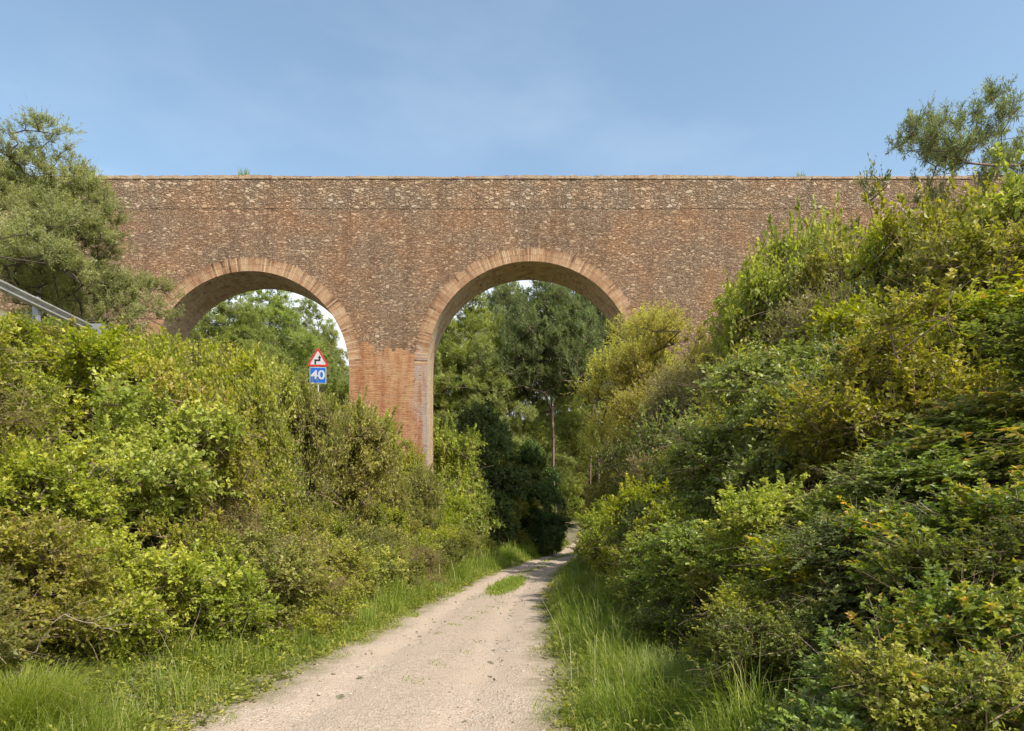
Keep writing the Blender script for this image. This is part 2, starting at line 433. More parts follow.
def geo(a, b, n, e=1.0): return a + (b-a)*(np.linspace(0, 1, n)**e)
us = np.concatenate([-geo(22, 600, 30, 2)[::-1], np.linspace(-21.5, -4, 60), np.linspace(-3.7, 3.7, 75), np.linspace(4, 21.5, 50), geo(22, 600, 30, 2)])
ys = np.concatenate([-geo(5, 500, 24, 2)[::-1], np.linspace(-4.8, 3, 20), np.linspace(3.1, 20, 140), np.linspace(20.3, 60, 110), geo(60.6, 900, 60, 2)])
v, f = grid(us, ys, height)
# the ground dips a little under the path sheet
uu = v[:, 0] - pc(v[:, 1]); v[:, 2] -= .03*(np.abs(uu) < pw(v[:, 1])*1.28 - .14)*(np.abs(v[:, 1]) < 130)
t = NT('soil')
o_ = t.coord('Object')
n1 = t.noise(o_, 1.3, 6); n2 = t.noise(o_, 22, 5, .7); n3 = t.noise(o_, .35, 3)
c1 = t.ramp(n1, [(.3, (.18,.145,.08)), (.5, (.30,.24,.15)), (.7, (.40,.33,.22))])
c2 = t.mix(t.mapr(n2, .4, .65), c1, (.07,.085,.03))
c3 = t.mix(t.mapr(n3, .45, .6, 0, .5), c2, (.12,.13,.05))
soil = t.done(t.bsdf(c3, .95, bump=n2, strength=.8, dist=.04))
ground = obj('ground', mesh_np('ground', v, [f], soil, smooth=True)); tag(ground, kind='structure')

# gravel path
pu = np.linspace(-1.28, 1.28, 77); py_ = np.concatenate([np.linspace(-12, 3, 30), np.linspace(3.05, 25, 400), np.linspace(25.2, 125, 260)])
U, Y = np.meshgrid(pu, py_)
edge = 1 + .05*np.sin(Y*1.7+np.sign(U)) + .05*np.sin(Y*3.9+2*np.sign(U)) + .03*np.sin(Y*9.1+np.sign(U)*3)
X = pc(Y) + U*pw(Y)*edge
Z = height(X, Y) + .012 - .03*np.clip(np.abs(U)-1.2, 0, 1)/.08 - .04*(np.exp(-((np.abs(U)-.5)/.17)**2)) + .006*sn(X, Y, 9)
i = np.arange(U.size).reshape(U.shape)
pf = np.stack([i[:-1, :-1], i[:-1, 1:], i[1:, 1:], i[1:, :-1]], -1).reshape(-1, 4)
t = NT('gravel_path')
at = t.n('ShaderNodeAttribute', attribute_name='across')
o_ = t.coord('Object')
big = t.noise(o_, .9, 5, .6); mid = t.noise(o_, 7, 5, .65)
vor = t.n('ShaderNodeTexVoronoi', feature='F1'); vor.inputs['Scale'].default_value = 52; t.l(o_, vor.inputs[0])
vor2 = t.n('ShaderNodeTexVoronoi', feature='F1'); vor2.inputs['Scale'].default_value = 110; t.l(o_, vor2.inputs[0])
sepc = t.n('ShaderNodeSeparateColor'); t.l(vor.outputs['Color'], sepc.inputs[0])
sepc2 = t.n('ShaderNodeSeparateColor'); t.l(vor2.outputs['Color'], sepc2.inputs[0])
st = t.ramp(sepc.outputs[0], [(0, (.29,.205,.145)), (.35, (.44,.325,.235)), (.75, (.51,.40,.305)), (1, (.64,.54,.42))])
st2 = t.ramp(sepc2.outputs[0], [(0, (.25,.18,.13)), (.4, (.43,.335,.25)), (1, (.56,.46,.36))])
c = t.mix(t.mapr(mid, .42, .58), st2, st)
c = t.mix(t.mapr(big, .35, .7), c, (.47,.36,.265))
# damp darker wear and weeds down the middle strip
w = t.math('MULTIPLY', t.mapr(at.outputs['Fac'], .14, .42, 1, 0), t.mapr(t.noise(o_, 16, 5, .75), .50, .60))
c = t.mix(t.math('MULTIPLY', w, .5), c, (.20,.17,.10))
e = t.mapr(t.math('ADD', at.outputs['Fac'], t.math('MULTIPLY', t.math('ADD', mid, big), .45)), 1.22, 1.52)
c = t.mix(t.math('MULTIPLY', e, .85), c, t.mix(t.mapr(mid, .4, .6), (.26,.20,.12), (.17,.16,.07)))
h = t.math('ADD', vor.outputs['Distance'], t.math('MULTIPLY', mid, .8))
gm = t.done(t.bsdf(c, .92, bump=h, strength=.7, dist=.02))
pth = obj('path', mesh_np('path', np.stack([X, Y, Z], -1).reshape(-1, 3), [pf], gm, {'across': np.abs(U).ravel()}, smooth=True))
tag(pth, kind='structure')

# asphalt road on the embankment
ry = np.concatenate([np.linspace(-60, 120, 91)]); rx = np.linspace(-15.9, -10.9, 11)
U, Y = np.meshgrid(rx, ry)
X = U
Z = np.full_like(X, 0); Z = height(X, Y) + .03
i = np.arange(U.size).reshape(U.shape)
t = NT('asphalt'); nn = t.noise(t.coord('Object'), 40, 5, .7)
asph = t.done(t.bsdf(t.ramp(nn, [(.3, (.04,.04,.04)), (.7, (.085,.083,.08))]), .9, bump=nn, strength=.3, dist=.01))
road = obj('road', mesh_np('road', np.stack([X, Y, Z], -1).reshape(-1, 3), [np.stack([i[:-1, :-1], i[:-1, 1:], i[1:, 1:], i[1:, :-1]], -1).reshape(-1, 4)], asph))
tag(road, kind='structure')
t = NT('road_paint'); nn = t.noise(t.coord('Object'), 15, 4, .7)
paint = t.done(t.bsdf(t.ramp(nn, [(.35, (.3,.3,.29)), (.55, (.75,.75,.72))]), .7))
for xx in (-15.6, -11.2):
    yy = np.linspace(-60, 120, 91); vv = np.array([[a, b, float(height(a, b)) + .036] for b in yy for a in (xx-.06, xx+.06)])
    k = np.arange(90)*2
    tag(obj('road_marking', mesh_np('road_marking', vv, [np.stack([k, k+1, k+3, k+2], 1)], paint)), kind='structure')

# ------------------------------------------------------------------ the aqueduct
BY0, BY1 = 32.0, 34.4
TOP = 18.18; PAR = 16.65
ARCH = [(-12.27, 9.10, 4.64), (.89, 9.33, 4.87)]

def stone_mat(name, sx, sz, dark, stops, brickpatch=False, joint=.06):
    t = NT(name)
    tc = t.n('ShaderNodeTexCoord')
    wn = t.noise(tc.outputs['Object'], 3.2, 5, .65, out=1)
    add = t.n('ShaderNodeVectorMath', operation='MULTIPLY_ADD'); t.l(wn, add.inputs[0])
    add.inputs[1].default_value = (.30, .30, .16); t.l(tc.outputs['Object'], add.inputs[2])
    mp = t.n('ShaderNodeMapping'); mp.inputs['Scale'].default_value = (sx, sx, sz); t.l(add.outputs[0], mp.inputs[0])
    def vor(feat, sc=1.0):
        n = t.n('ShaderNodeTexVoronoi', feature=feat); n.inputs['Scale'].default_value = sc
        n.inputs['Randomness'].default_value = .85; t.l(mp.outputs[0], n.inputs[0]); return n
    a = vor('F1'); e = vor('DISTANCE_TO_EDGE')
    a2 = vor('F1', 2.1); e2 = vor('DISTANCE_TO_EDGE', 2.1)
    s1 = t.n('ShaderNodeSeparateColor'); t.l(a.outputs['Color'], s1.inputs[0])
    s2 = t.n('ShaderNodeSeparateColor'); t.l(a2.outputs['Color'], s2.inputs[0])
    sel = t.mapr(s1.outputs[1], .42, .5)          # some cells are packed with small stones and brick pieces
    cr = t.mix(sel, t.ramp(s1.outputs[0], stops), t.ramp(s2.outputs[0], stops))
    fine = t.noise(tc.outputs['Object'], 14, 5, .7)
    cr = t.mix(t.mapr(fine, .3, .75, 0, .55), cr, t.mix(.5, cr, (.46,.38,.28)))
    ed = t.mix(sel, e.outputs[0], t.math('MULTIPLY', e2.outputs[0], .6))
    m = t.mapr(ed, joint*.35, joint)
    big = t.noise(tc.outputs['Object'], .45, 5, .6)
    mort = t.ramp(big, [(.35, tuple(x*.75 for x in dark)), (.65, dark)])
    c = t.mix(m, mort, cr)
    # weathering: tall dark streaks and broad patches of grime, and rusty patches
    stv = t.n('ShaderNodeMapping'); stv.inputs['Scale'].default_value = (1.0, 1.0, .16); t.l(tc.outputs['Object'], stv.inputs[0])
    streak = t.noise(stv.outputs[0], 1.1, 5, .65)
    c = t.mix(t.mapr(streak, .50, .70, 0, .6), c, t.mix(1.0, c, (.52,.47,.47), 'MULTIPLY'))
    c = t.mix(t.mapr(big, .42, .64, .2, .85), c, t.mix(1.0, c, (1.26,1.01,.80), 'MULTIPLY'))
    lich = t.noise(tc.outputs['Object'], 2.7, 5, .7)
    c = t.mix(t.mapr(lich, .60, .74, 0, .5), c, (.40,.35,.24))
    hgt = t.math('ADD', t.mapr(ed, 0, joint*2.2), t.math('MULTIPLY', fine, .5))
    return t.done(t.bsdf(c, .92, bump=hgt, strength=.8, dist=.05, spec=.15))

M['rubble'] = stone_mat('rubble', 4.6, 9.6, (.175,.12,.078), [(0, (.155,.10,.066)), (.25, (.235,.15,.096)), (.55, (.295,.197,.126)), (.8, (.345,.242,.158)), (1, (.44,.35,.25))])
M['parapet'] = stone_mat('parapet_stone', 4.1, 7.4, (.17,.122,.083), [(0, (.16,.11,.074)), (.3, (.235,.163,.108)), (.65, (.305,.222,.15)), (1, (.46,.385,.29))], joint=.08)

def brick_mat(name, a, b, mort, rowh=.085, stain=.5, grey=False):
    t = NT(name)
    tc = t.n('ShaderNodeTexCoord'); sp = t.n('ShaderNodeSeparateXYZ'); t.l(tc.outputs['Object'], sp.inputs[0])
    u = t.math('ADD', sp.outputs[0], sp.outputs[1])
    cb = t.n('ShaderNodeCombineXYZ'); t.l(u, cb.inputs[0]); t.l(sp.outputs[2], cb.inputs[1])
    wn = t.noise(tc.outputs['Object'], 2.5, 3, out=1)
    ad = t.n('ShaderNodeVectorMath', operation='MULTIPLY_ADD'); t.l(wn, ad.inputs[0]); ad.inputs[1].default_value = (.14, .14, .14); t.l(cb.outputs[0], ad.inputs[2])
    br = t.n('ShaderNodeTexBrick'); t.l(ad.outputs[0], br.inputs[0])
    br.inputs['Color1'].default_value = (*a, 1); br.inputs['Color2'].default_value = (*b, 1); br.inputs['Mortar'].default_value = (*mort, 1)
    br.inputs['Scale'].default_value = 1; br.inputs['Mortar Size'].default_value = .012; br.inputs['Brick Width'].default_value = .30; br.inputs['Row Height'].default_value = rowh
    rowv = t.n('ShaderNodeMapping'); rowv.inputs['Scale'].default_value = (1.2, 1.2, 9); t.l(tc.outputs['Object'], rowv.inputs[0])
    row = t.noise(rowv.outputs[0], 1.6, 4, .7)
    c = t.mix(t.mapr(row, .35, .7, 0, .6), br.outputs[0], t.mix(1.0, br.outputs[0], (.55,.40,.34), 'MULTIPLY'))
    big = t.noise(tc.outputs['Object'], .8, 5, .6)
    c = t.mix(t.mapr(big, .48, .7, 0, stain), c, (.50,.36,.23))
    colv = t.n('ShaderNodeMapping'); colv.inputs['Scale'].default_value = (1.3, 1.3, .22); t.l(tc.outputs['Object'], colv.inputs[0])
    coln = t.noise(colv.outputs[0], 1.7, 5, .65)
    c = t.mix(t.mapr(coln, .36, .50, .7, 0), c, t.mix(1.0, c, (.72,.50,.42), 'MULTIPLY'))
    c = t.mix(t.mapr(coln, .54, .70, 0, .6), c, (.52,.31,.16))
    if grey:
        gx = t.mapr(t.math('ADD', sp.outputs[0], t.math('MULTIPLY', big, .5)), -4.40, -4.12)
        c = t.mix(t.math('MULTIPLY', gx, t.mapr(coln, .40, .55, 0, .8)), c, (.36,.31,.29))
    hole = t.noise(rowv.outputs[0], 3.4, 2, .5)
    hm = t.mapr(hole, .65, .70)
    c = t.mix(hm, c, (.05,.03,.02))
    h = t.math('SUBTRACT', t.math('ADD', t.math('MULTIPLY', br.outputs[1], -.6), row), t.math('MULTIPLY', hm, 2.0))
    return t.done(t.bsdf(c, .9, bump=h, strength=.9, dist=.03, spec=.15))
M['brick'] = brick_mat('pier_brick', (.42,.19,.085), (.53,.29,.14), (.38,.26,.155), grey=True)
M['soffit'] = brick_mat('soffit_brick', (.60,.47,.30), (.66,.53,.36), (.55,.45,.30), stain=.3)
M['coping'] = brick_mat('coping_brick', (.50,.36,.24), (.58,.45,.30), (.42,.34,.24), .06)
t = NT('ring_brick')
at = t.n('ShaderNodeAttribute', attribute_name='tint'); nn = t.noise(t.coord('Object'), 9, 5, .7); nb = t.noise(t.coord('Object'), .7, 4, .6)
c = t.ramp(at.outputs['Fac'], [(0, (.13,.07,.04)), (.25, (.33,.175,.09)), (.6, (.44,.265,.145)), (1, (.52,.37,.23))])
at2 = t.n('ShaderNodeAttribute', attribute_name='outer')
c = t.mix(t.math('MULTIPLY', t.mapr(at2.outputs['Fac'], .55, 1.0), t.mapr(nb, .40, .58, .25, 1)), c, t.mix(1.0, c, (.50,.42,.38), 'MULTIPLY'))
c = t.mix(t.mapr(nn, .4, .7, 0, .4), c, (.50,.36,.24)); c = t.mix(t.mapr(nb, .46, .62, 0, .8), c, t.mix(1.0, c, (.6,.5,.45), 'MULTIPLY'))
M['ring'] = t.done(t.bsdf(c, .9, bump=nn, strength=.6, dist=.02, spec=.15))

aq = empty('aqueduct', (0, BY0, 0)); tag(aq, 'long rubble stone aqueduct with brick arches spanning the path and the road', 'aqueduct')
def arch_low(x):
    for cx, cz, r in ARCH:
        if abs(x-cx) < r - 1e-6: return cz + math.sqrt(r*r - (x-cx)**2)
    return None
XL, XR = -58.0, 60.0
SPR = 9.88
mb = MB(); sof = MB()
T = BY1 - BY0
def strip(x0, x1, zl0, zl1, z1):
    mb.add([(x0,0,zl0),(x1,0,zl1),(x1,0,z1),(x0,0,z1),(x0,T,zl0),(x1,T,zl1),(x1,T,z1),(x0,T,z1)],
           [(0,1,2,3),(5,4,7,6),(0,4,5,1),(3,2,6,7)])
segs = []
prev = XL
for cx, cz, r in ARCH:
    segs.append(('w', prev, cx-r)); segs.append(('a', cx, cz, r)); prev = cx+r
segs.append(('w', prev, XR))
for s in segs:
    if s[0] == 'w':
        pier = s[1] > -10 and s[2] < 0
        mb.box(s[1], s[2], 0, T, SPR if pier else -1, PAR)
    else:
        _, cx, cz, r = s; n = 64
        th = np.linspace(math.pi, 0, n+1)
        for a, b in zip(th[:-1], th[1:]):
            xa, za, xb, zb = cx+r*math.cos(a), cz+r*math.sin(a), cx+r*math.cos(b), cz+r*math.sin(b)
            strip(xa, xb, za, zb, PAR)
wall = mb.build('rubble_wall', M['rubble'], aq)
# lining of each arch
for cx, cz, r in ARCH:
    sof = MB(); n = 72; t0 = .012
    pts = [(cx-r, -1.0), (cx-r, cz)] + [(cx+r*math.cos(a), cz+r*math.sin(a)) for a in np.linspace(math.pi, 0, n+1)[1:-1]] + [(cx+r, cz), (cx+r, -1.0)]
    inn = [(cx-r+t0, -1.0), (cx-r+t0, cz)] + [(cx+(r-t0)*math.cos(a), cz+(r-t0)*math.sin(a)) for a in np.linspace(math.pi, 0, n+1)[1:-1]] + [(cx+r-t0, cz), (cx+r-t0, -1.0)]
    m = len(pts); V = []
    for (a, b), (c_, d_) in zip(pts, inn): V += [(a, .01, b), (c_, .01, d_), (c_, T-.01, d_), (a, T-.01, b)]
    Fs = []
    for i in range(m-1):
        q = i*4; Fs += [(q, q+4, q+5, q+1), (q+1, q+5, q+6, q+2), (q+2, q+6, q+7, q+3)]
    sof.add(V, Fs); sof.build('arch_lining', M['soffit'], aq)
# brick rings
rr = np.random.default_rng(4)
for cx, cz, r in ARCH:
    for side in (0, 1):
        mb = MB(); y0 = -1 if side == 0 else 1
        n = int(math.pi*r/.078)
        blen = .66 + .0*rr.random(n)
        for i in range(n):
            a0 = math.pi*(i+.06)/n; a1 = math.pi*(i+.94)/n
            L = .60 + rr.choice([0, .03, .07, -.03], p=[.4,.3,.15,.15]) + rr.normal(0, .015); pr = .008 + rr.uniform(0, .014)
            ya, yb = (-pr, .02) if side == 0 else (T-.02, T+pr)
            tint = np.clip(rr.normal(.55, .22), 0, 1)
            for (ra, rb, tt) in ((r-.01, r+L*.5-.006, tint), (r+L*.5+.006, r+L, np.clip(tint+rr.normal(0, .15), 0, 1))):
                P = [(cx+ra*math.cos(a0), cz+ra*math.sin(a0)), (cx+rb*math.cos(a0), cz+rb*math.sin(a0)), (cx+rb*math.cos(a1), cz+rb*math.sin(a1)), (cx+ra*math.cos(a1), cz+ra*math.sin(a1))]
                mb.add([(x, ya, z) for x, z in P] + [(x, yb, z) for x, z in P], [(0,1,2,3),(7,6,5,4),(1,0,4,5),(2,1,5,6),(3,2,6,7),(0,3,7,4)], tt)
        # the jambs go on straight below the springing
        for sx in (-1, 1):
            if sx == (1 if cx < -5 else -1): continue
            z = cz - .01
            while z > cz - 4.5:
                L = .64 + rr.choice([0, .05, -.06]); pr = .014 + rr.uniform(0, .012)
                ya, yb = (-pr, .02) if side == 0 else (T-.02, T+pr)
                xa, xb = cx+sx*(r-.01), cx+sx*(r+L)
                mb.box(min(xa, xb), max(xa, xb), ya, yb, z-.078, z, np.clip(rr.normal(.45, .2), 0, 1)); z -= .088
        ro = mb.build('brick_arch_ring', M['ring'], aq, tint=True)
        vv = np.array(mb.v); dd_ = np.where(vv[:, 2] > cz, np.hypot(vv[:, 0]-cx, vv[:, 2]-cz), np.abs(vv[:, 0]-cx)) - r
        a_ = ro.data.attributes.new('outer', 'FLOAT', 'POINT'); a_.data.foreach_set('value', np.clip(dd_/.68, 0, 1).astype(np.float32))
# brick pier between the arches
mb = MB(); mb.box(-7.622, -3.988, -.012, T+.012, -1, SPR)
x = -7.6
while x < -4.15:                                # toothed courses where the brick runs up into the rubble
    wd = rr.uniform(.12, .4); hh_ = rr.choice([0, .08, .16, .24, .4, .55], p=[.25, .2, .2, .15, .12, .08])
    if hh_: mb.box(x, min(x+wd, -4.1), -.010-rr.uniform(0, .003), .05, SPR+.001, SPR+hh_)
    x += wd+.003
mb.build('brick_pier', M['brick'], aq)
# parapet, string course and coping
mb = MB(); mb.box(XL, XR, -.015, T+.015, PAR, TOP-.14); mb.build('parapet', M['parapet'], aq)
mb = MB(); x = XL
while x < XR:
    L = rr.uniform(.26, .34); dz = rr.normal(0, .01) + .025*math.sin(x*.31) + .015*math.sin(x*.9+1); mb.box(x, x+L-.012, -.05+rr.normal(0, .01), T+.11, TOP-.14, TOP+dz-.01, .5); x += L
mb.build('brick_coping', M['coping'], aq)

# ------------------------------------------------------------------ guard rail and road sign
def simple(name, c, rough=.6, metal=0.0, sc=8, spread=.25):
    t = NT(name); n = t.noise(t.coord('Object'), sc, 5, .7)
    return t.done(t.bsdf(t.ramp(n, [(.3, tuple(x*(1-spread) for x in c)), (.7, c)]), rough, metal=metal))
M['galv'] = simple('galvanised_steel', (.46,.45,.42), .6, .15, 5, .45)
M['wood'] = simple('weathered_post', (.25,.24,.23), .8)
M['white'] = simple('sign_white', (.52,.52,.52), .5, 0, 6, .2)
M['red'] = simple('sign_red', (.55,.02,.02), .4, 0, 6, .1)
M['blue'] = simple('sign_blue', (.01,.11,.46), .4, 0, 6, .1)
M['black'] = simple('sign_black', (.015,.015,.015), .4)
M['grey'] = simple('sign_grey', (.35,.35,.35), .5, .4)

gr = empty('guardrail', (-10.5, 2, 6.0)); tag(gr, 'galvanised steel guardrail along the edge of the raised road', 'guardrail')
prof = [(0,.30),(.03,.285),(.07,.27),(.07,.235),(.0,.18),(-.01,.13),(.07,.07),(.07,.04),(.03,.01),(0,0)]
yy = np.arange(0, 15.3, .5); V = []; Fs = []
for y in yy:
    for (a, b) in prof: V.append((a, y, .50+b*.75))
k = len(prof)
for i in range(len(yy)-1):
    for j in range(k-1): Fs.append((i*k+j, (i+1)*k+j, (i+1)*k+j+1, i*k+j+1))
mb = MB(); mb.add(V, Fs); rail = mb.build('rail', M['galv'], gr)
so = rail.modifiers.new('thick', 'SOLIDIFY'); so.thickness = .006
for y in np.arange(1.2, 15.5, 2.0):
    mb = MB(); mb.box(-.14, -.02, y-.05, y+.05, -.6, .78); mb.build('post', M['grey'], gr)
mb = MB(); mb.box(-.12, .16, 15.2, 15.36, .30, .80); mb.build('end_plate', M['grey'], gr)

SXp, SYp = (318-512)/F*28.6, 28.6
zc = EYE + (530-360)/F*28.6
gz = float(height(SXp, SYp))
sg = empty('road_sign', (SXp, SYp, gz)); tag(sg, 'triangular double bend warning sign above blue square sign reading 40', 'road sign')
sg.rotation_euler = (0, 0, R(5))
z0 = zc - gz
mb = MB(); mb.tube([(0, .05, -.4), (0, .05, z0+.35)], .03, 10); mb.build('post', M['galv'], sg, smooth=True)
def tri(w, rc, n=5):
    h = w*math.sqrt(3)/2; cs = [(0, h*2/3), (-w/2, -h/3), (w/2, -h/3)]; out = []
    for (x, z) in cs:
        d = math.hypot(x, z); q = (x*(1-2*rc/d), z*(1-2*rc/d)); a = math.atan2(z, x)
        for t_ in np.linspace(-math.pi/3, math.pi/3, n): out.append((q[0]+rc*math.cos(a+t_), q[1]+rc*math.sin(a+t_)))
    return out
W_ = .93
def face(pts, y0, y1, dz): 
    m_ = MB(); m_.prism([(x, z+z0+dz) for x, z in pts], y0, y1); return m_
pl = face(tri(W_, .05), -.004, .012, 0).build('warning_plate', M['grey'], sg)
face(tri(W_-.01, .05), -.007, -.004, 0).build('red_border', M['red'], pl)
face(tri(W_*.72, .03), -.010, -.007, 0).build('white_face', M['white'], pl)
sy = [(-.145,-.15),(-.075,-.15),(-.075,-.02),(.105,-.02),(.105,.10),(.15,.10),(.07,.21),(-.01,.10),(.035,.10),(.035,.05),(-.145,.05)]
mbx = MB()
def quad(a, b, c_, d_): mbx.prism([(x, z+z0-.03) for x, z in (a, b, c_, d_)], -.014, -.010)
quad((-.145,-.15),(-.075,-.15),(-.075,.05),(-.145,.05)); quad((-.075,-.02),(.10,-.02),(.10,.05),(-.075,.05)); quad((.03,.05),(.10,.05),(.10,.11),(.03,.11))
mbx.prism([(x, z+z0-.03) for x, z in ((-.01,.11),(.14,.11),(.065,.23))], -.014, -.010)
mbx.build('bend_symbol', M['black'], pl)
s = .34; zb = -.27 - s - .03
b2 = face([(-s, zb+s-2*s+.0), (s, zb-s), (s, zb+s), (-s, zb+s)], -.004, .012, 0).build('speed_plate', M['white'], sg)
face([(-s+.025, zb-s+.025), (s-.025, zb-s+.025), (s-.025, zb+s-.025), (-s+.025, zb+s-.025)], -.008, -.004, 0).build('blue_face', M['blue'], b2)
cu = bpy.data.curves.new('number', 'FONT'); cu.body = '40'; cu.size = .52; cu.align_x = 'CENTER'; cu.align_y = 'CENTER'; cu.extrude = .002; cu.offset = .012
tmp = bpy.data.objects.new('tmp', cu); COL.objects.link(tmp)
dg = bpy.context.evaluated_depsgraph_get(); dg.update()
me = bpy.data.meshes.new_from_object(tmp.evaluated_get(dg)); bpy.data.objects.remove(tmp); me.materials.clear(); me.materials.append(M['white'])
nb_ = obj('number', me, b2, (0, -.011, z0+zb)); nb_.rotation_euler = (R(90), 0, 0); nb_.scale = (1.12, 1, 1)

# ------------------------------------------------------------------ planting
def X_(px, y): return (px-512)/F*y
def Z_(py, y): return EYE + (530-py)/F*y
rng = np.random.default_rng(11)
SKL = np.array([(-400, 330), (0, 320), (60, 334), (100, 348), (140, 330), (170, 346), (215, 346), (260, 356), (300, 382), (345, 404), (370, 418), (400, 445), (430, 472), (460, 500), (520, 520)], float)
SKR = np.array([(560, 520), (585, 420), (600, 350), (640, 312), (690, 280), (740, 262), (780, 228), (830, 232), (855, 212), (880, 202), (920, 186), (960, 178), (1024, 178), (1500, 120)], float)

LV = {0: 'at the foot of the left bank', 1: 'halfway up the left bank', 2: 'atop the left bank'}
KW = {'olive': 'olive small leaved shrub', 'bright': 'fresh yellow green shrub', 'dark': 'dark dense shrub', 'brown': 'brownish twiggy shrub', 'glossy': 'glossy green shrub', 'oak': 'oak shrub with orange leaves'}
DP = [(9, 'nearest the camera'), (15, 'alongside the guardrail'), (23, 'short of the road sign'), (33, 'close by the brick pier')]
n_left = 0
for y in np.concatenate([np.arange(4.0, 20, 1.3), np.arange(20, 31.4, 1.6)]):
    c = float(pc(y)); x0 = c - pw(y) - (1.55 if y < 9 else 1.5)
    x = x0
    while x > -10.0:
        xx = x + rng.uniform(-.35, .35); yy_ = y + rng.uniform(-.45, .45)
        lev = 0 if xx > x0 - 1.6 else (1 if xx > -8 else 2)
        rs = rng.uniform(.85, 1.35) if lev else rng.uniform(.75, 1.0)
        hs = rng.uniform(1.5, 2.5) if lev else rng.uniform(1.1, 1.6)
        px = 512 + F*xx/yy_
        z = float(height(xx, yy_)) - .05
        cap = EYE + (530 - np.interp(px, SKL[:, 0], SKL[:, 1]))*yy_/F
        hs = min(hs, cap - z)
        if yy_ > 14 and lev: hs = max(hs, min((cap - z)*rng.uniform(.78, 1.0), 4.2))
        elif lev == 2 or (lev == 1 and yy_ > 8): hs = max(hs, min((cap - z)*rng.uniform(.7, 1.0), 3.0))
        if hs < 1.5: z -= 1.5 - hs; low = hs; hs = 1.5
        else: low = hs
        kind = rng.choice(['olive', 'bright', 'dark', 'brown', 'glossy'], p=[.40, .40, .05, .08, .07])
        if low > .45 and px > -190 and yy_ < 31.2:
            d = next((q for lim, q in DP if yy_ < lim), 'close to the brick pier')
            lab = f'{KW[kind]} {LV[lev]}, {d}'
            g = f'{KW[kind]}s {LV[lev]}, {d}'
            place(kind, xx, yy_, z, hs, rs, lab, g); n_left += 1
        x -= rs*1.05
print('left shrubs', n_left)

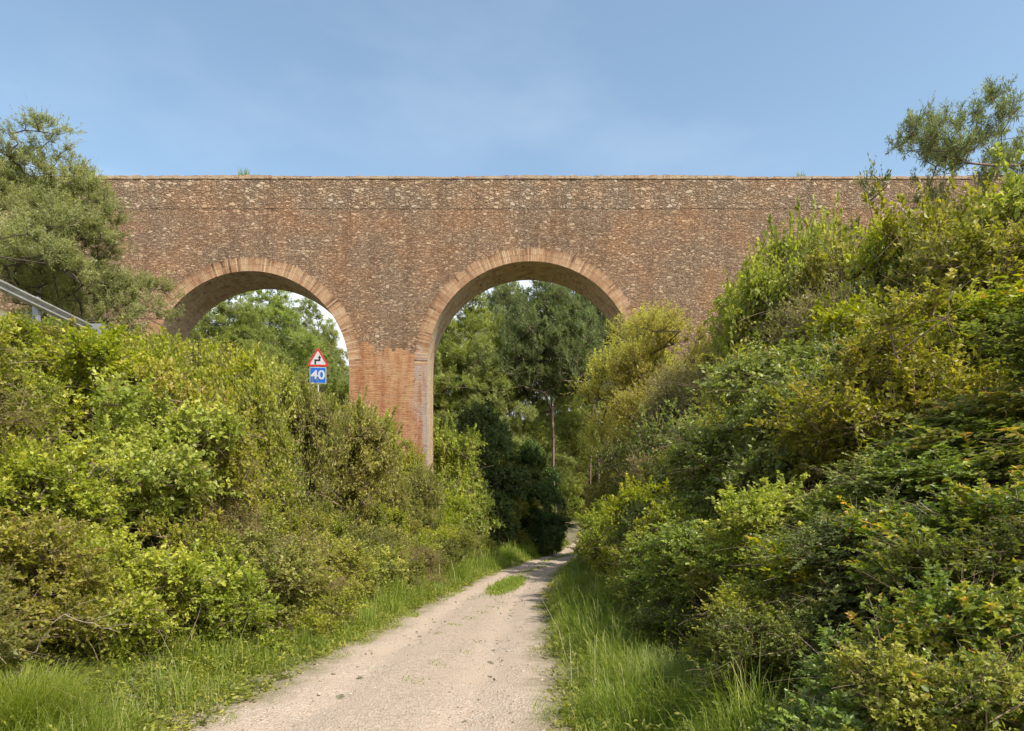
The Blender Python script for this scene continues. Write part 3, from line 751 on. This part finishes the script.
# right bank: (kind, px, py of the top, distance, radius, label)
RB = [
 ('oak', 1005, 440, 5.6, 1.15, 'oak shrub with orange and yellow leaves, nearest the camera on the right bank'),
 ('glossy', 880, 660, 3.5, .6, 'glossy low shrub at the frame bottom under the small oak shrub'),
 ('oak', 990, 640, 3.1, .6, 'little oak shrub with orange leaves filling the very corner'),
 ('olive', 930, 690, 3.0, .5, 'olive low shrub at the bottom edge of the right bank'),
 ('olive', 760, 650, 5.2, .6, 'olive low shrub in the verge grass of the near right side'),
 ('oak', 965, 560, 4.3, .85, 'small oak shrub with yellow leaves at the bottom corner of the right bank'),
 ('dark', 800, 640, 4.6, .6, 'low dark shrub at the frame bottom beside the right verge grass'),
 ('dark', 900, 600, 4.9, .8, 'dark shrub low between the small oak shrub and the low dark one'),
 ('glossy', 830, 575, 5.8, .8, 'glossy shrub low behind the oak shrub with yellow tips'),
 ('dark', 1010, 620, 3.7, .7, 'dark shrub closest of all in the bottom corner of the right bank'),
 ('glossy', 960, 480, 5.6, 1.0, 'glossy shrub just behind the small oak shrub in the corner'),
 ('dark', 900, 470, 6.3, 1.1, 'dark leaved shrub between the orange leaved oak and the grass verge'),
 ('oak', 860, 540, 5.2, .8, 'low oak shrub with yellow tips at the bottom of the near right bank'),
 ('glossy', 760, 545, 6.6, .9, 'glossy low shrub rising from the grass verge, nearest the path'),
 ('dark', 700, 580, 7.2, .7, 'small dark shrub in the verge grass under the glossy shrub'),
 ('glossy', 690, 520, 9.0, 1.0, 'mid height green shrub where the verge grass meets the right bank'),
 ('bright', 640, 545, 10.5, .8, 'low fresh green shrub at the inner edge of the right verge'),
 ('glossy', 835, 335, 9.5, 1.7, 'big glossy green shrub bulging from the middle of the right bank'),
 ('glossy', 760, 400, 10.5, 1.5, 'rounded glossy shrub on the path side of the big glossy one'),
 ('dark', 940, 380, 8.2, 1.4, 'dark shrub wedged behind the orange leaved oak'),
 ('oak', 1060, 330, 7.6, 1.5, 'tall oak shrub with yellow leaves at the frame edge of the right bank'),
 ('bright', 990, 285, 10.2, 1.5, 'yellow green shrub high on the right bank above the dark shrub'),
 ('olive', 930, 300, 11.8, 1.5, 'olive thicket shrub with few twigs high on the right bank'),
 ('bright', 865, 300, 12.6, 1.5, 'fresh green shrub behind the big glossy shrub'),
 ('olive', 720, 330, 15.5, 1.6, 'olive shrub beneath the yellow feathery tree'),
 ('dark', 690, 400, 13.5, 1.4, 'shaded dark shrub low behind the rounded glossy shrub'),
 ('brown', 660, 440, 16.0, 1.3, 'grey brown twiggy shrub at the foot of the right bank'),
 ('olive', 620, 500, 17.0, 1.0, 'low olive shrub leaning to the path past the twiggy ones'),
 ('dark', 640, 430, 20.0, 1.4, 'dark shrub in shade at the foot of the feathery tree'),
 ('olive', 605, 470, 22.5, 1.0, 'olive shrub hanging over the path edge before the bridge'),
 ('brown', 690, 350, 20.5, 1.8, 'tall brown twiggy shrub beside the feathery tree'),
 ('bright', 765, 256, 17.5, 1.8, 'tall green shrub standing out against the aqueduct wall'),
 ('bright', 800, 230, 19.5, 1.9, 'tallest yellow green shrub with its tip against the stone parapet'),
 ('olive', 850, 235, 16.5, 2.0, 'olive tall shrub right of the tallest yellow green one'),
 ('brown', 810, 280, 14.5, 1.8, 'brown twiggy shrub below the tall yellow green pair'),
 ('olive', 705, 272, 23.0, 2.0, 'tall olive shrub in front of the aqueduct wall'),
 ('brown', 745, 300, 19.0, 1.8, 'twiggy shrub filling the gap below the olive one'),
 ('bright', 900, 222, 15.0, 2.0, 'broad green shrub reaching up to the wall top'),
 ('olive', 950, 192, 14.0, 2.1, 'highest olive shrub under the airy tree'),
 ('bright', 1010, 188, 12.8, 2.0, 'bright green shrub at the top of the right bank'),
 ('olive', 985, 225, 12.0, 1.9, 'olive shrub tangled under the top of the right bank'),
 ('olive', 1080, 200, 10.5, 2.0, 'olive shrub on the bank beyond the frame edge'),
 ('dark', 900, 255, 13.8, 1.6, 'dark green shrub below the broad green one'),
 ('olive', 1120, 300, 8.0, 1.6, 'olive shrub just outside the view on the near right bank'),
 ('dark', 1150, 450, 5.5, 1.3, 'dark shrub beside the camera on the right bank'),
 ('olive', 775, 312, 24.0, 2.0, 'olive shrub against the wall behind the twiggy ones'),
 ('olive', 830, 250, 21.0, 2.0, 'olive shrub before the wall on the upper bank'),
 ('olive', 880, 240, 24.0, 2.0, 'far olive shrub close to the right end of the wall'),
 ('olive', 950, 200, 20.0, 2.4, 'far olive shrub behind the highest one'),
]
SHR = .93
for kind, px, pt, y, rs, lab in RB:
    x = X_(px, y); z = float(height(x, y)) - .08
    place(kind, x, y, z, max(.8, (Z_(pt, y)-z)*.93), rs, lab)
# second rank that closes the lower front of the right bank
g = 'understorey shrubs filling the foot of the right bank'
for y in np.arange(6.5, 30, 1.5):
    c = float(pc(y)); x = c + pw(y) + (1.3 if y > 7 else 1.7) + rng.uniform(-.2, .3)
    kind = rng.choice(['dark', 'glossy', 'olive', 'bright'])
    px = 512+F*x/y
    place(kind, x+.4, y, float(height(x+.4, y))-.05, rng.uniform(1.2, 2.0), rng.uniform(.75, 1.0), KW[kind] + ' in the low front row of the right bank', KW[kind] + 's in the low front row of the right bank')
    x2 = x + 2.0
    place(rng.choice(['dark', 'glossy', 'olive']), x2, y+.6, float(height(x2, y))-.05, rng.uniform(1.6, 2.4), rng.uniform(1.0, 1.3), 'shaded shrub in the second row behind the low front row of the right bank', 'second row shrubs of the right bank')

# trees in front of the aqueduct
x, y = X_(650, 26.5), 26.5
place('feather_tree', x, y, float(height(x, y))-.1, Z_(316, y)-float(height(x, y)), 3.0, 'pale yellow feathery tree half hiding the right foot of the large arch', rot=.4)
x, y = X_(672, 23.5), 23.5
place('feather_tree', x, y, float(height(x, y))-.1, Z_(318, y)-float(height(x, y)), 2.6, 'smaller feathery tree with bare dark branches in front of the wall', rot=2.4)
x, y = X_(30, 24.0), 24.0
place('tamarisk', x, y, 5.9, Z_(142, y)-5.9, 4.6, 'large grey green tree beside the road hiding the wall end', rot=1.0)
x, y = X_(70, 27), 27.0
place('tamarisk', x-.5, y, 5.9, Z_(225, y)-5.9, 2.0, 'smaller grey green tree next to the large one, touching the wall', rot=3.0)
x, y = X_(1000, 23), 23.0
place('airy', x, y, float(height(x, y))-.1, Z_(98, y)-float(height(x, y)), 3.0, 'airy dark crowned pine rising above the right end of the wall', rot=.7)
x, y = X_(902, 21), 21.0
place('sapling', x, y, float(height(x, y))-.2, Z_(152, y)-float(height(x, y)), .9, 'thin sapling whose small tip shows over the wall near its right end', rot=.2)

# beyond the aqueduct
BT = [
 ('pine', 262, 272, 50, 4.8, 'bright green pine seen through the small arch, tallest there'),
 ('pine', 228, 276, 45, 4.4, 'pine at the left side of the small arch opening'),
 ('pine', 300, 300, 56, 4.2, 'rounded pine behind the road sign seen through the small arch'),
 ('pine', 334, 322, 62, 3.6, 'slender farthest pine beside the pier in the small arch'),
 ('pine', 190, 300, 54, 4.4, 'pine mostly hidden by the left jamb of the small arch'),
 ('pine', 250, 310, 62, 4.6, 'pine behind the tallest one seen through the small arch'),
 ('pine', 315, 350, 44, 3.2, 'low pine close behind the road sign'),
 ('tall_pine', 556, 262, 45, 4.2, 'tall pine with a bare pinkish trunk seen in the large arch'),
 ('pine', 474, 262, 48, 5.2, 'broad pale green pine on the left of the large arch'),
 ('tall_pine', 590, 255, 52, 4.4, 'dark crowned pine on the right of the large arch'),
 ('pine', 488, 340, 44, 3.6, 'lower light green pine in the middle of the large arch'),
 ('tall_pine', 520, 262, 62, 4.2, 'farther dark pine behind the bare trunk in the large arch'),
 ('pine', 440, 300, 56, 4.4, 'pine just behind the brick pier in the large arch'),
 ('tall_pine', 630, 300, 60, 4.0, 'pine behind the feathery tree in the large arch'),
 ('pine', 535, 400, 72, 3.6, 'distant low pine at the bend of the path'),
 ('pine', 655, 380, 80, 4.5, 'distant pine right of the path bend'),
 ('pine', 530, 400, 85, 5.0, 'distant pine left of the path bend'),
 ('pine', 700, 300, 70, 4.5, 'pine behind the wall on the right of the large arch'),
 ('pine', 400, 330, 75, 4.5, 'pine behind the wall and the brick pier'),
 ('ivy', 497, 400, 40.5, 2.3, 'dark ivy covered tree in the shade below the pines'),
 ('ivy', 525, 438, 43, 1.9, 'second ivy covered tree beside the bare pine trunk'),
 ('ivy', 548, 478, 42, 1.5, 'low ivy mass under the bare pine trunk'),
 ('bright', 455, 432, 36.5, 2.2, 'sunlit yellow green shrub just behind the brick pier'),
 ('bright', 475, 470, 38.0, 1.7, 'lower sunlit shrub left of the ivy covered tree'),
 ('olive', 430, 455, 37.5, 1.8, 'olive shrub behind the foot of the brick pier'),
 ('olive', 500, 492, 41.0, 1.5, 'olive shrub at the foot of the ivy covered tree'),
 ('olive', 530, 500, 45.0, 1.6, 'far olive shrub beside the path verge beyond the arch'),
 ('dark', 545, 495, 50.0, 1.8, 'far dark shrub where the path starts to bend'),
 ('brown', 540, 498, 58.0, 2.2, 'brownish shrub at the bend of the path'),
 ('bright', 636, 485, 58.0, 2.4, 'bright green shrub on the outer side of the path bend'),
 ('brown', 640, 470, 48.0, 2.4, 'brownish shrub on the right past the large arch'),
 ('olive', 610, 500, 42.0, 1.2, 'olive shrub right of the path past the large arch'),
 ('dark', 640, 460, 38.0, 2.2, 'dark shrub behind the right jamb of the large arch'),
 ('bright', 300, 390, 40, 2.2, 'fresh green shrub beside the road past the small arch'),
 ('bright', 345, 395, 38, 1.8, 'green shrub behind the left edge of the brick pier'),
 ('olive', 250, 385, 44, 2.4, 'olive shrub across the road past the small arch'),
 ('olive', 380, 420, 37, 2.2, 'olive shrub behind the brick pier on the bank'),
]
for kind, px, pt, y, rs, lab in BT:
    x = X_(px, y); z = float(height(x, y)) - .1
    place(kind, x, y, z, max(1.2, Z_(pt, y)-z), rs, lab)
for kind, px, pt, y, rs, lab in (
    ('pine', 588, 330, 84, 5.0, 'pine closing the gap straight beyond the path bend'),
    ('pine', 560, 350, 78, 4.6, 'pine just left of the gap beyond the path bend'),
    ('pine', 612, 340, 92, 5.2, 'pine far behind the bend, right of the gap'),
    ('tall_pine', 600, 280, 70, 4.6, 'tall dark pine rising over the path bend'),
    ('bright', 566, 486, 70, 3.0, 'pale green shrub facing the path where it bends away'),
    ('olive', 590, 480, 82, 3.6, 'broad olive shrub closing the view beyond the bend'),
    ('olive', 615, 470, 88, 4.0, 'broad olive shrub in the dip right of the bend'),
    ('bright', 545, 478, 84, 3.6, 'broad pale shrub below the far pines'),
    ('olive', 578, 465, 98, 4.5, 'olive thicket shrub on the rise behind the bend'),
    ('bright', 604, 462, 105, 5.0, 'pale thicket shrub on the rise behind the bend')):
    x = X_(px, y); z = float(height(x, y)) - .15
    place(kind, x, y, z, max(2.0, Z_(pt, y)-z), rs, lab)
# far belt of pines closing the view
g = 'pines of the far belt behind the aqueduct'
for k in range(26):
    a = -1.0 + 2.1*k/25; dd = rng.uniform(88, 130); x, y = dd*math.sin(a), dd*math.cos(a)
    if abs(x+13) < 5: x -= 9
    place('pine', x, y, float(height(x, y))-.2, rng.uniform(9, 12), rng.uniform(4.5, 6.5), 'distant pine in the far belt of trees behind the aqueduct', g)

# ------------------------------------------------------------------ grass, undergrowth, gravel
def blades(n, pos, hgt, wid, lean, tint, seed, bend=.5):
    r = np.random.default_rng(seed)
    a = r.uniform(0, 2*np.pi, n); d = np.stack([np.cos(a), np.sin(a), 0*a], 1); s = np.stack([-np.sin(a), np.cos(a), 0*a], 1)
    h = np.reshape(hgt, (-1, 1)); w = np.reshape(wid, (-1, 1)); ln = np.reshape(lean, (-1, 1))
    up = np.array([[0, 0, 1.0]])
    p1 = pos + up*h*.45 + d*ln*h*.2; p2 = pos + up*h*.8 + d*ln*h*.55; p3 = pos + up*h*(1-.25*ln*bend*2) + d*ln*h
    V = np.stack([pos-s*w*.5, pos+s*w*.5, p1-s*w*.45, p1+s*w*.45, p2-s*w*.3, p2+s*w*.3, p3], 1).reshape(-1, 3)
    b = (np.arange(n)*7)[:, None]
    q = np.concatenate([b+np.array([[0,1,3,2]]), b+np.array([[2,3,5,4]])]); tr = b+np.array([[4,5,6]])
    return V, q, tr, np.repeat(tint, 7)
gr_ = np.random.default_rng(5)
N = 300000
yy = 3.2 + 52*gr_.random(N)**2.1
left = gr_.random(N) < .52
u = np.abs(gr_.normal(0, 1, N))
tt = gr_.random(N)
wv = np.where(left, np.where(yy < 9, 1.5, 1.9), 1.25)
off = np.where(gr_.random(N) < .12, gr_.uniform(-.18, .0, N), tt*wv)
xx = pc(yy) + np.where(left, -1, 1)*(pw(yy) + off)
clump = .5+.5*np.sin(xx*3.1+np.cos(yy*1.9)*2)*np.sin(yy*2.3+xx)
edgef = np.clip(off/.55, .12, 1)
hh = (.10 + .34*gr_.random(N) + .35*gr_.random(N)**6)*edgef*(.35+1.0*clump**1.5)
hh = np.where(left, hh*np.clip(.75+(yy-8)*.15, .75, 1.45), hh)
keep = gr_.random(N) < (.30+.7*clump)*np.where(left & (yy < 8) & (sn(xx, yy, 2.1, .5) > .12), .22, 1)
pos = np.stack([xx, yy, height(xx, yy)-.02], 1)[keep]; hh = hh[keep]; yk = yy[keep]
n = len(pos)
dry = (.5+.5*np.sin(xx*1.3+yy*.9))[keep]
tint = np.clip(.30 + .28*gr_.random(n) + .22*dry*gr_.random(n) + (gr_.random(n) < .08+.10*(off[keep] < .3))*.45, 0, 1)
V, q, tr, ti = blades(n, pos, hh, .0028 + .00055*yk, gr_.uniform(.15, 1.0, n), tint, 8)
tag(obj('grass', mesh_np('grass', V, [q, tr], M['grass'], {'tint': ti})), 'tall green grass along both verges of the gravel path', 'grass', kind='stuff')
# weeds on the path: a patch and the middle strip
N = 26000
ya = np.concatenate([gr_.normal(19.8, 1.2, 9000), gr_.uniform(7, 16, 9000), gr_.uniform(20, 50, 8000)])
xa = pc(ya) + np.concatenate([gr_.normal(-.02, .15, 9000), gr_.normal(-.05, .22, 9000), gr_.normal(0, .2, 8000)])
pat = np.sin(xa*7+ya*2.1)*np.sin(ya*3.7) + gr_.normal(0, .3, N)
kp = np.concatenate([np.ones(9000, bool), pat[9000:18000] > .95, pat[18000:] > .6])
hp = np.concatenate([gr_.uniform(.04, .13, 9000), gr_.uniform(.01, .04, 9000), gr_.uniform(.03, .08, 8000)])
pos = np.stack([xa, ya, height(xa, ya)], 1)[kp]; n = len(pos)
V, q, tr, ti = blades(n, pos, hp[kp], .006+.0006*pos[:, 1], gr_.uniform(.2, 1, n), np.clip(gr_.normal(.5, .15, n), 0, 1), 9)
tag(obj('path_weeds', mesh_np('path_weeds', V, [q, tr], M['grass'], {'tint': ti})), 'short green weeds growing in the middle of the path', 'weeds', kind='stuff')

# bright tussock at the foot of the near left bank
for (tx, ty, hgt, nb2, lab) in ((X_(18, 4.8), 4.8, .72, 2000, 'bright green grass tussock at the foot of the near left bank'), (X_(640, 6.4)+.1, 6.0, .6, 900, 'wispy pale grass tussock in the right verge')):
    a = gr_.uniform(0, 6.28, nb2); rr_ = .30*gr_.random(nb2)**.8; P = np.stack([rr_*np.cos(a), rr_*np.sin(a), np.full(nb2, -.03)], 1)
    V, q, tr, ti = blades(nb2, P, hgt*gr_.uniform(.5, 1.05, nb2), np.full(nb2, .0045), gr_.uniform(.3, 1.25, nb2), np.clip(gr_.normal(.52, .18, nb2), 0, 1), 3)
    o = obj('grass_tussock', mesh_np('grass_tussock', V, [q, tr], M['grass'], {'tint': ti}), None, (tx, ty, float(height(tx, ty)))); tag(o, lab, 'grass')

for cx_, nb2, hgt in ((-12.6, 70, .34), (-11.9, 25, .14), (4.1, 30, .12), (13.6, 40, .2)):
    a = gr_.uniform(0, 6.28, nb2); rr_ = .16*np.sqrt(gr_.random(nb2)); P = np.stack([rr_*np.cos(a)*1.6, rr_*np.sin(a)*.5, np.full(nb2, -.02)], 1)
    V, q, tr, ti = blades(nb2, P, 1.5*hgt*gr_.uniform(.3, 1.1, nb2), np.full(nb2, .022), gr_.uniform(.1, .6, nb2), np.clip(gr_.normal(.5, .2, nb2), 0, 1), 3)
    o = obj('weed', mesh_np('weed', V, [q, tr], M['grass'], {'tint': ti}), None, (cx_, BY0+.12, TOP)); tag(o, 'small weed sprouting from the coping on top of the aqueduct', 'weed', 'weeds on the aqueduct coping')

# tall dry stalks
n = 150; yy = 5.5+26*gr_.random(n)**1.5; sd = np.where(gr_.random(n) < .45, -1, 1)
xx = pc(yy)+sd*(pw(yy)+gr_.uniform(.15, 1.7, n)); P = np.stack([xx, yy, height(xx, yy)-.02], 1)
V, q, tr, ti = blades(n, P, gr_.uniform(.5, 1.0, n), .003+.0003*yy, gr_.uniform(.2, .9, n), gr_.random(n), 5)
tag(obj('dry_grass', mesh_np('dry_grass', V, [q, tr], M['straw'], {'tint': ti})), 'pale dry stalks standing in the verge grass', 'grass', kind='stuff')

# leafy undergrowth on the banks between the shrubs
N = 170000
yy = 2.6 + 34*gr_.random(N)**1.9; lf = gr_.random(N) < .55
xl = pc(yy) - pw(yy) - 1.0; xr = pc(yy) + pw(yy) + 1.0
xx = np.where(lf, xl + (-10.0-xl)*gr_.random(N), xr + 8*gr_.random(N)**1.2)
ok = (.5+.5*sn(xx, yy, 2.3, 1.0)) > .18
hz = np.abs(gr_.normal(0, .22, N))*(1+sn(xx, yy, 1.9))
pos = np.stack([xx, yy, height(xx, yy)+hz], 1)[ok]; n = len(pos)
dd = gr_.normal(0, 1, (n, 3)) + np.array([0, 0, .4]); nn_ = gr_.normal(0, .6, (n, 3)) + np.array([0, 0, 1.0])
L = gr_.uniform(.018, .036, n)*(1+pos[:, 1]*.03)
v, f = leaf_faces(gr_, pos, dd, nn_, L, L*.5)
tag(obj('undergrowth', mesh_np('undergrowth', v, [f], M['leaf_olive'], {'tint': np.repeat(np.clip(gr_.normal(.4, .2, n), 0, 1), 4)})), 'low leafy undergrowth covering both banks', 'undergrowth', kind='stuff')

# broad leaved weeds among the grass
N = 5200
yy = 3.6 + 40*gr_.random(N)**1.8; lf = gr_.random(N) < .6
xx = pc(yy) + np.where(lf, -1, 1)*(pw(yy) + gr_.uniform(.0, 1.7, N))
k = 16; hgt = gr_.uniform(.06, .42, N)*np.clip(np.abs(xx-pc(yy))-pw(yy)+.25, .2, 1)
s_ = gr_.random((N, k)); P = np.stack([xx, yy, height(xx, yy)], 1)[:, None] + np.stack([gr_.normal(0, .05, (N, k)), gr_.normal(0, .05, (N, k)), s_*hgt[:, None]], -1)
P = P.reshape(-1, 3); n = len(P)
dd = gr_.normal(0, 1, (n, 3))*np.array([1, 1, .4]) + np.array([0, 0, .25]); nn_ = gr_.normal(0, .4, (n, 3)) + np.array([0, 0, 1.0])
L = gr_.uniform(.025, .06, n)*(1+P[:, 1]*.015)
v, f = leaf_faces(gr_, P, dd, nn_, L, L*.45)
tnt = np.repeat(np.clip(gr_.normal(.45, .22, N), 0, 1), k)
tag(obj('verge_weeds', mesh_np('verge_weeds', v, [f], M['leaf_bright'], {'tint': np.repeat(np.clip(tnt + gr_.normal(0, .1, n), 0, .9), 4)})), 'broad leaved weeds growing among the verge grass', 'weeds', kind='stuff')

# loose stones and litter on the path
n = 9000
yy = 3.5 + 20*gr_.random(n)**1.8; e_ = gr_.random(n) < .6
xx = pc(yy) + np.where(e_, np.where(gr_.random(n) < .5, -1, 1)*pw(yy)*gr_.uniform(.72, 1.12, n), gr_.uniform(-.95, .95, n)*pw(yy))
sz = np.where(gr_.random(n) < .04, gr_.uniform(.012, .03, n), gr_.uniform(.003, .011, n))
oct_ = np.array([(1,0,0),(0,1,0),(-1,0,0),(0,-1,0),(0,0,1),(0,0,-1)], float)
V = (oct_[None]*np.array([1, .8, .6]) + gr_.normal(0, .18, (n, 6, 3)))*sz[:, None, None]
a = gr_.uniform(0, 6.28, n); ca, sa = np.cos(a)[:, None], np.sin(a)[:, None]
Vx = V[..., 0]*ca - V[..., 1]*sa; Vy = V[..., 0]*sa + V[..., 1]*ca
V = np.stack([Vx+xx[:, None], Vy+yy[:, None], V[..., 2]+(height(xx, yy)+.008)[:, None]], -1).reshape(-1, 3)
tf = np.array([(0,1,4),(1,2,4),(2,3,4),(3,0,4),(1,0,5),(2,1,5),(3,2,5),(0,3,5)])
f = (np.arange(n)*6)[:, None, None] + tf[None]
t = NT('pebble'); at = t.n('ShaderNodeAttribute', attribute_name='tint')
pm = t.done(t.bsdf(t.ramp(at.outputs['Fac'], [(0, (.20,.15,.10)), (.5, (.40,.31,.22)), (1, (.56,.48,.38))]), .85))
tag(obj('gravel', mesh_np('gravel', V, [f.reshape(-1, 3)], pm, {'tint': np.repeat(gr_.random(n), 6)}, smooth=True)), 'loose pale stones scattered over the path', 'gravel', kind='stuff')

# bare dead branches
def branch(pts, r, lab):
    root = Vector(pts[0])
    rng_ = np.random.default_rng(abs(hash(lab)) % 1000 if False else len(lab))
    P = np.array(pts) - np.array(pts[0]); k = np.linspace(0, len(P)-1, 14)
    Q = np.stack([np.interp(k, range(len(P)), P[:, j]) for j in range(3)], 1) ; Q[1:-1] += rng_.normal(0, .009, (12, 3))
    mb = MB(); mb.tube(Q, np.linspace(r, r*.35, 14), 6)
    for j in (6, 9, 11):
        d = nrm((Q[-1]-Q[0]) + rng_.normal(0, .4, 3)*np.linalg.norm(Q[-1]-Q[0])*.6); L = rng_.uniform(.2, .5)
        mb.tube([Q[j], Q[j]+d*L*.5+rng_.normal(0, .02, 3), Q[j]+d*L], [r*.5, r*.35, r*.15], 5)
    tag(mb.build('dead_branch', M['dead'], None, smooth=True, loc=root), lab, 'branch')
def W3(px, py, y): return (X_(px, y), y, Z_(py, y))
branch([W3(1010, 610, 4.2), W3(985, 560, 4.2), W3(950, 515, 4.3)], .014, 'bare brown branch poking out of the orange leaved oak shrub')
branch([W3(900, 735, 4.0), W3(860, 690, 4.0), W3(830, 672, 4.1)], .009, 'pale bare branch low beneath the near oak shrub')
branch([W3(30, 655, 5.2), W3(60, 615, 5.1), W3(118, 632, 5.2)], .006, 'arching bare bramble stem over the dark hollow of the left bank')
# ------------------------------------------------------------------ light, sky, camera
SUN_EL, SUN_AZ = 48.0, 136.0      # azimuth clockwise from +Y (the view direction): right and a little behind
w = bpy.data.worlds.new('World'); S.world = w; w.use_nodes = True
nt = w.node_tree; nt.nodes.clear()
out = nt.nodes.new('ShaderNodeOutputWorld'); bg = nt.nodes.new('ShaderNodeBackground'); bg.inputs[1].default_value = .15
sky = nt.nodes.new('ShaderNodeTexSky'); sky.sky_type = 'NISHITA'; sky.sun_disc = False
sky.sun_elevation = R(SUN_EL); sky.sun_rotation = R(SUN_AZ)
sky.air_density = 1.0; sky.dust_density = 1.2; sky.ozone_density = .9
tc = nt.nodes.new('ShaderNodeTexCoord'); sep = nt.nodes.new('ShaderNodeSeparateXYZ'); nt.links.new(tc.outputs['Generated'], sep.inputs[0])
mp = nt.nodes.new('ShaderNodeMapping'); mp.inputs['Scale'].default_value = (1, 1, 2.5); nt.links.new(tc.outputs['Generated'], mp.inputs[0])
no = nt.nodes.new('ShaderNodeTexNoise'); no.inputs['Scale'].default_value = 2.2; no.inputs['Detail'].default_value = 6; nt.links.new(mp.outputs[0], no.inputs[0])
# bank of pale cloud low over the horizon and thin high cloud
m1 = nt.nodes.new('ShaderNodeMapRange'); nt.links.new(sep.outputs[2], m1.inputs[0])
for i_, v_ in enumerate((.42, .30, 0, 1)): m1.inputs[i_+1].default_value = v_
ad = nt.nodes.new('ShaderNodeMath'); ad.operation = 'MULTIPLY_ADD'; nt.links.new(no.outputs[0], ad.inputs[0]); ad.inputs[1].default_value = .6; ad.inputs[2].default_value = -.3
a2 = nt.nodes.new('ShaderNodeMath'); a2.operation = 'ADD'; a2.use_clamp = True; nt.links.new(m1.outputs[0], a2.inputs[0]); nt.links.new(ad.outputs[0], a2.inputs[1])
m2 = nt.nodes.new('ShaderNodeMapRange'); nt.links.new(no.outputs[0], m2.inputs[0])
for i_, v_ in enumerate((.42, .8, .0, .03)): m2.inputs[i_+1].default_value = v_
mx0 = nt.nodes.new('ShaderNodeMath'); mx0.operation = 'MAXIMUM'; nt.links.new(a2.outputs[0], mx0.inputs[0]); nt.links.new(m2.outputs[0], mx0.inputs[1])
mm = nt.nodes.new('ShaderNodeMix'); mm.data_type = 'RGBA'; nt.links.new(mx0.outputs[0], mm.inputs[0]); tn = nt.nodes.new('ShaderNodeMix'); tn.data_type = 'RGBA'; tn.blend_type = 'MULTIPLY'; tn.inputs[0].default_value = 1; tn.inputs[7].default_value = (1.04, 1.04, .92, 1); nt.links.new(sky.outputs[0], tn.inputs[6]); nt.links.new(tn.outputs[2], mm.inputs[6]); mm.inputs[7].default_value = (4.9, 5.2, 5.5, 1)
nt.links.new(mm.outputs[2], bg.inputs[0]); nt.links.new(bg.outputs[0], out.inputs[0])

sl = bpy.data.lights.new('sun', 'SUN'); sl.energy = 3.1; sl.angle = R(.6); sl.color = (1, .95, .87)
so_ = bpy.data.objects.new('sun', sl); COL.objects.link(so_)
az = R(SUN_AZ); el = R(SUN_EL)
d = Vector((math.sin(az)*math.cos(el), math.cos(az)*math.cos(el), math.sin(el)))
so_.rotation_euler = d.to_track_quat('Z', 'Y').to_euler()

cam = bpy.data.cameras.new('camera'); co = bpy.data.objects.new('camera', cam); COL.objects.link(co)
co.location = (0, 0, EYE); co.rotation_euler = (R(90), 0, 0)
cam.sensor_width = 36; cam.lens = F/1024*36; cam.shift_y = (530-365.5)/1024; cam.clip_end = 3000; cam.clip_start = .05
S.camera = co
S.view_settings.view_transform = 'Standard'; S.view_settings.look = 'None'; S.view_settings.exposure = .84; S.view_settings.gamma = 1
S.cycles.max_bounces = 5; S.cycles.diffuse_bounces = 4; S.cycles.transmission_bounces = 3; S.cycles.glossy_bounces = 2
S.cycles.use_denoising = True
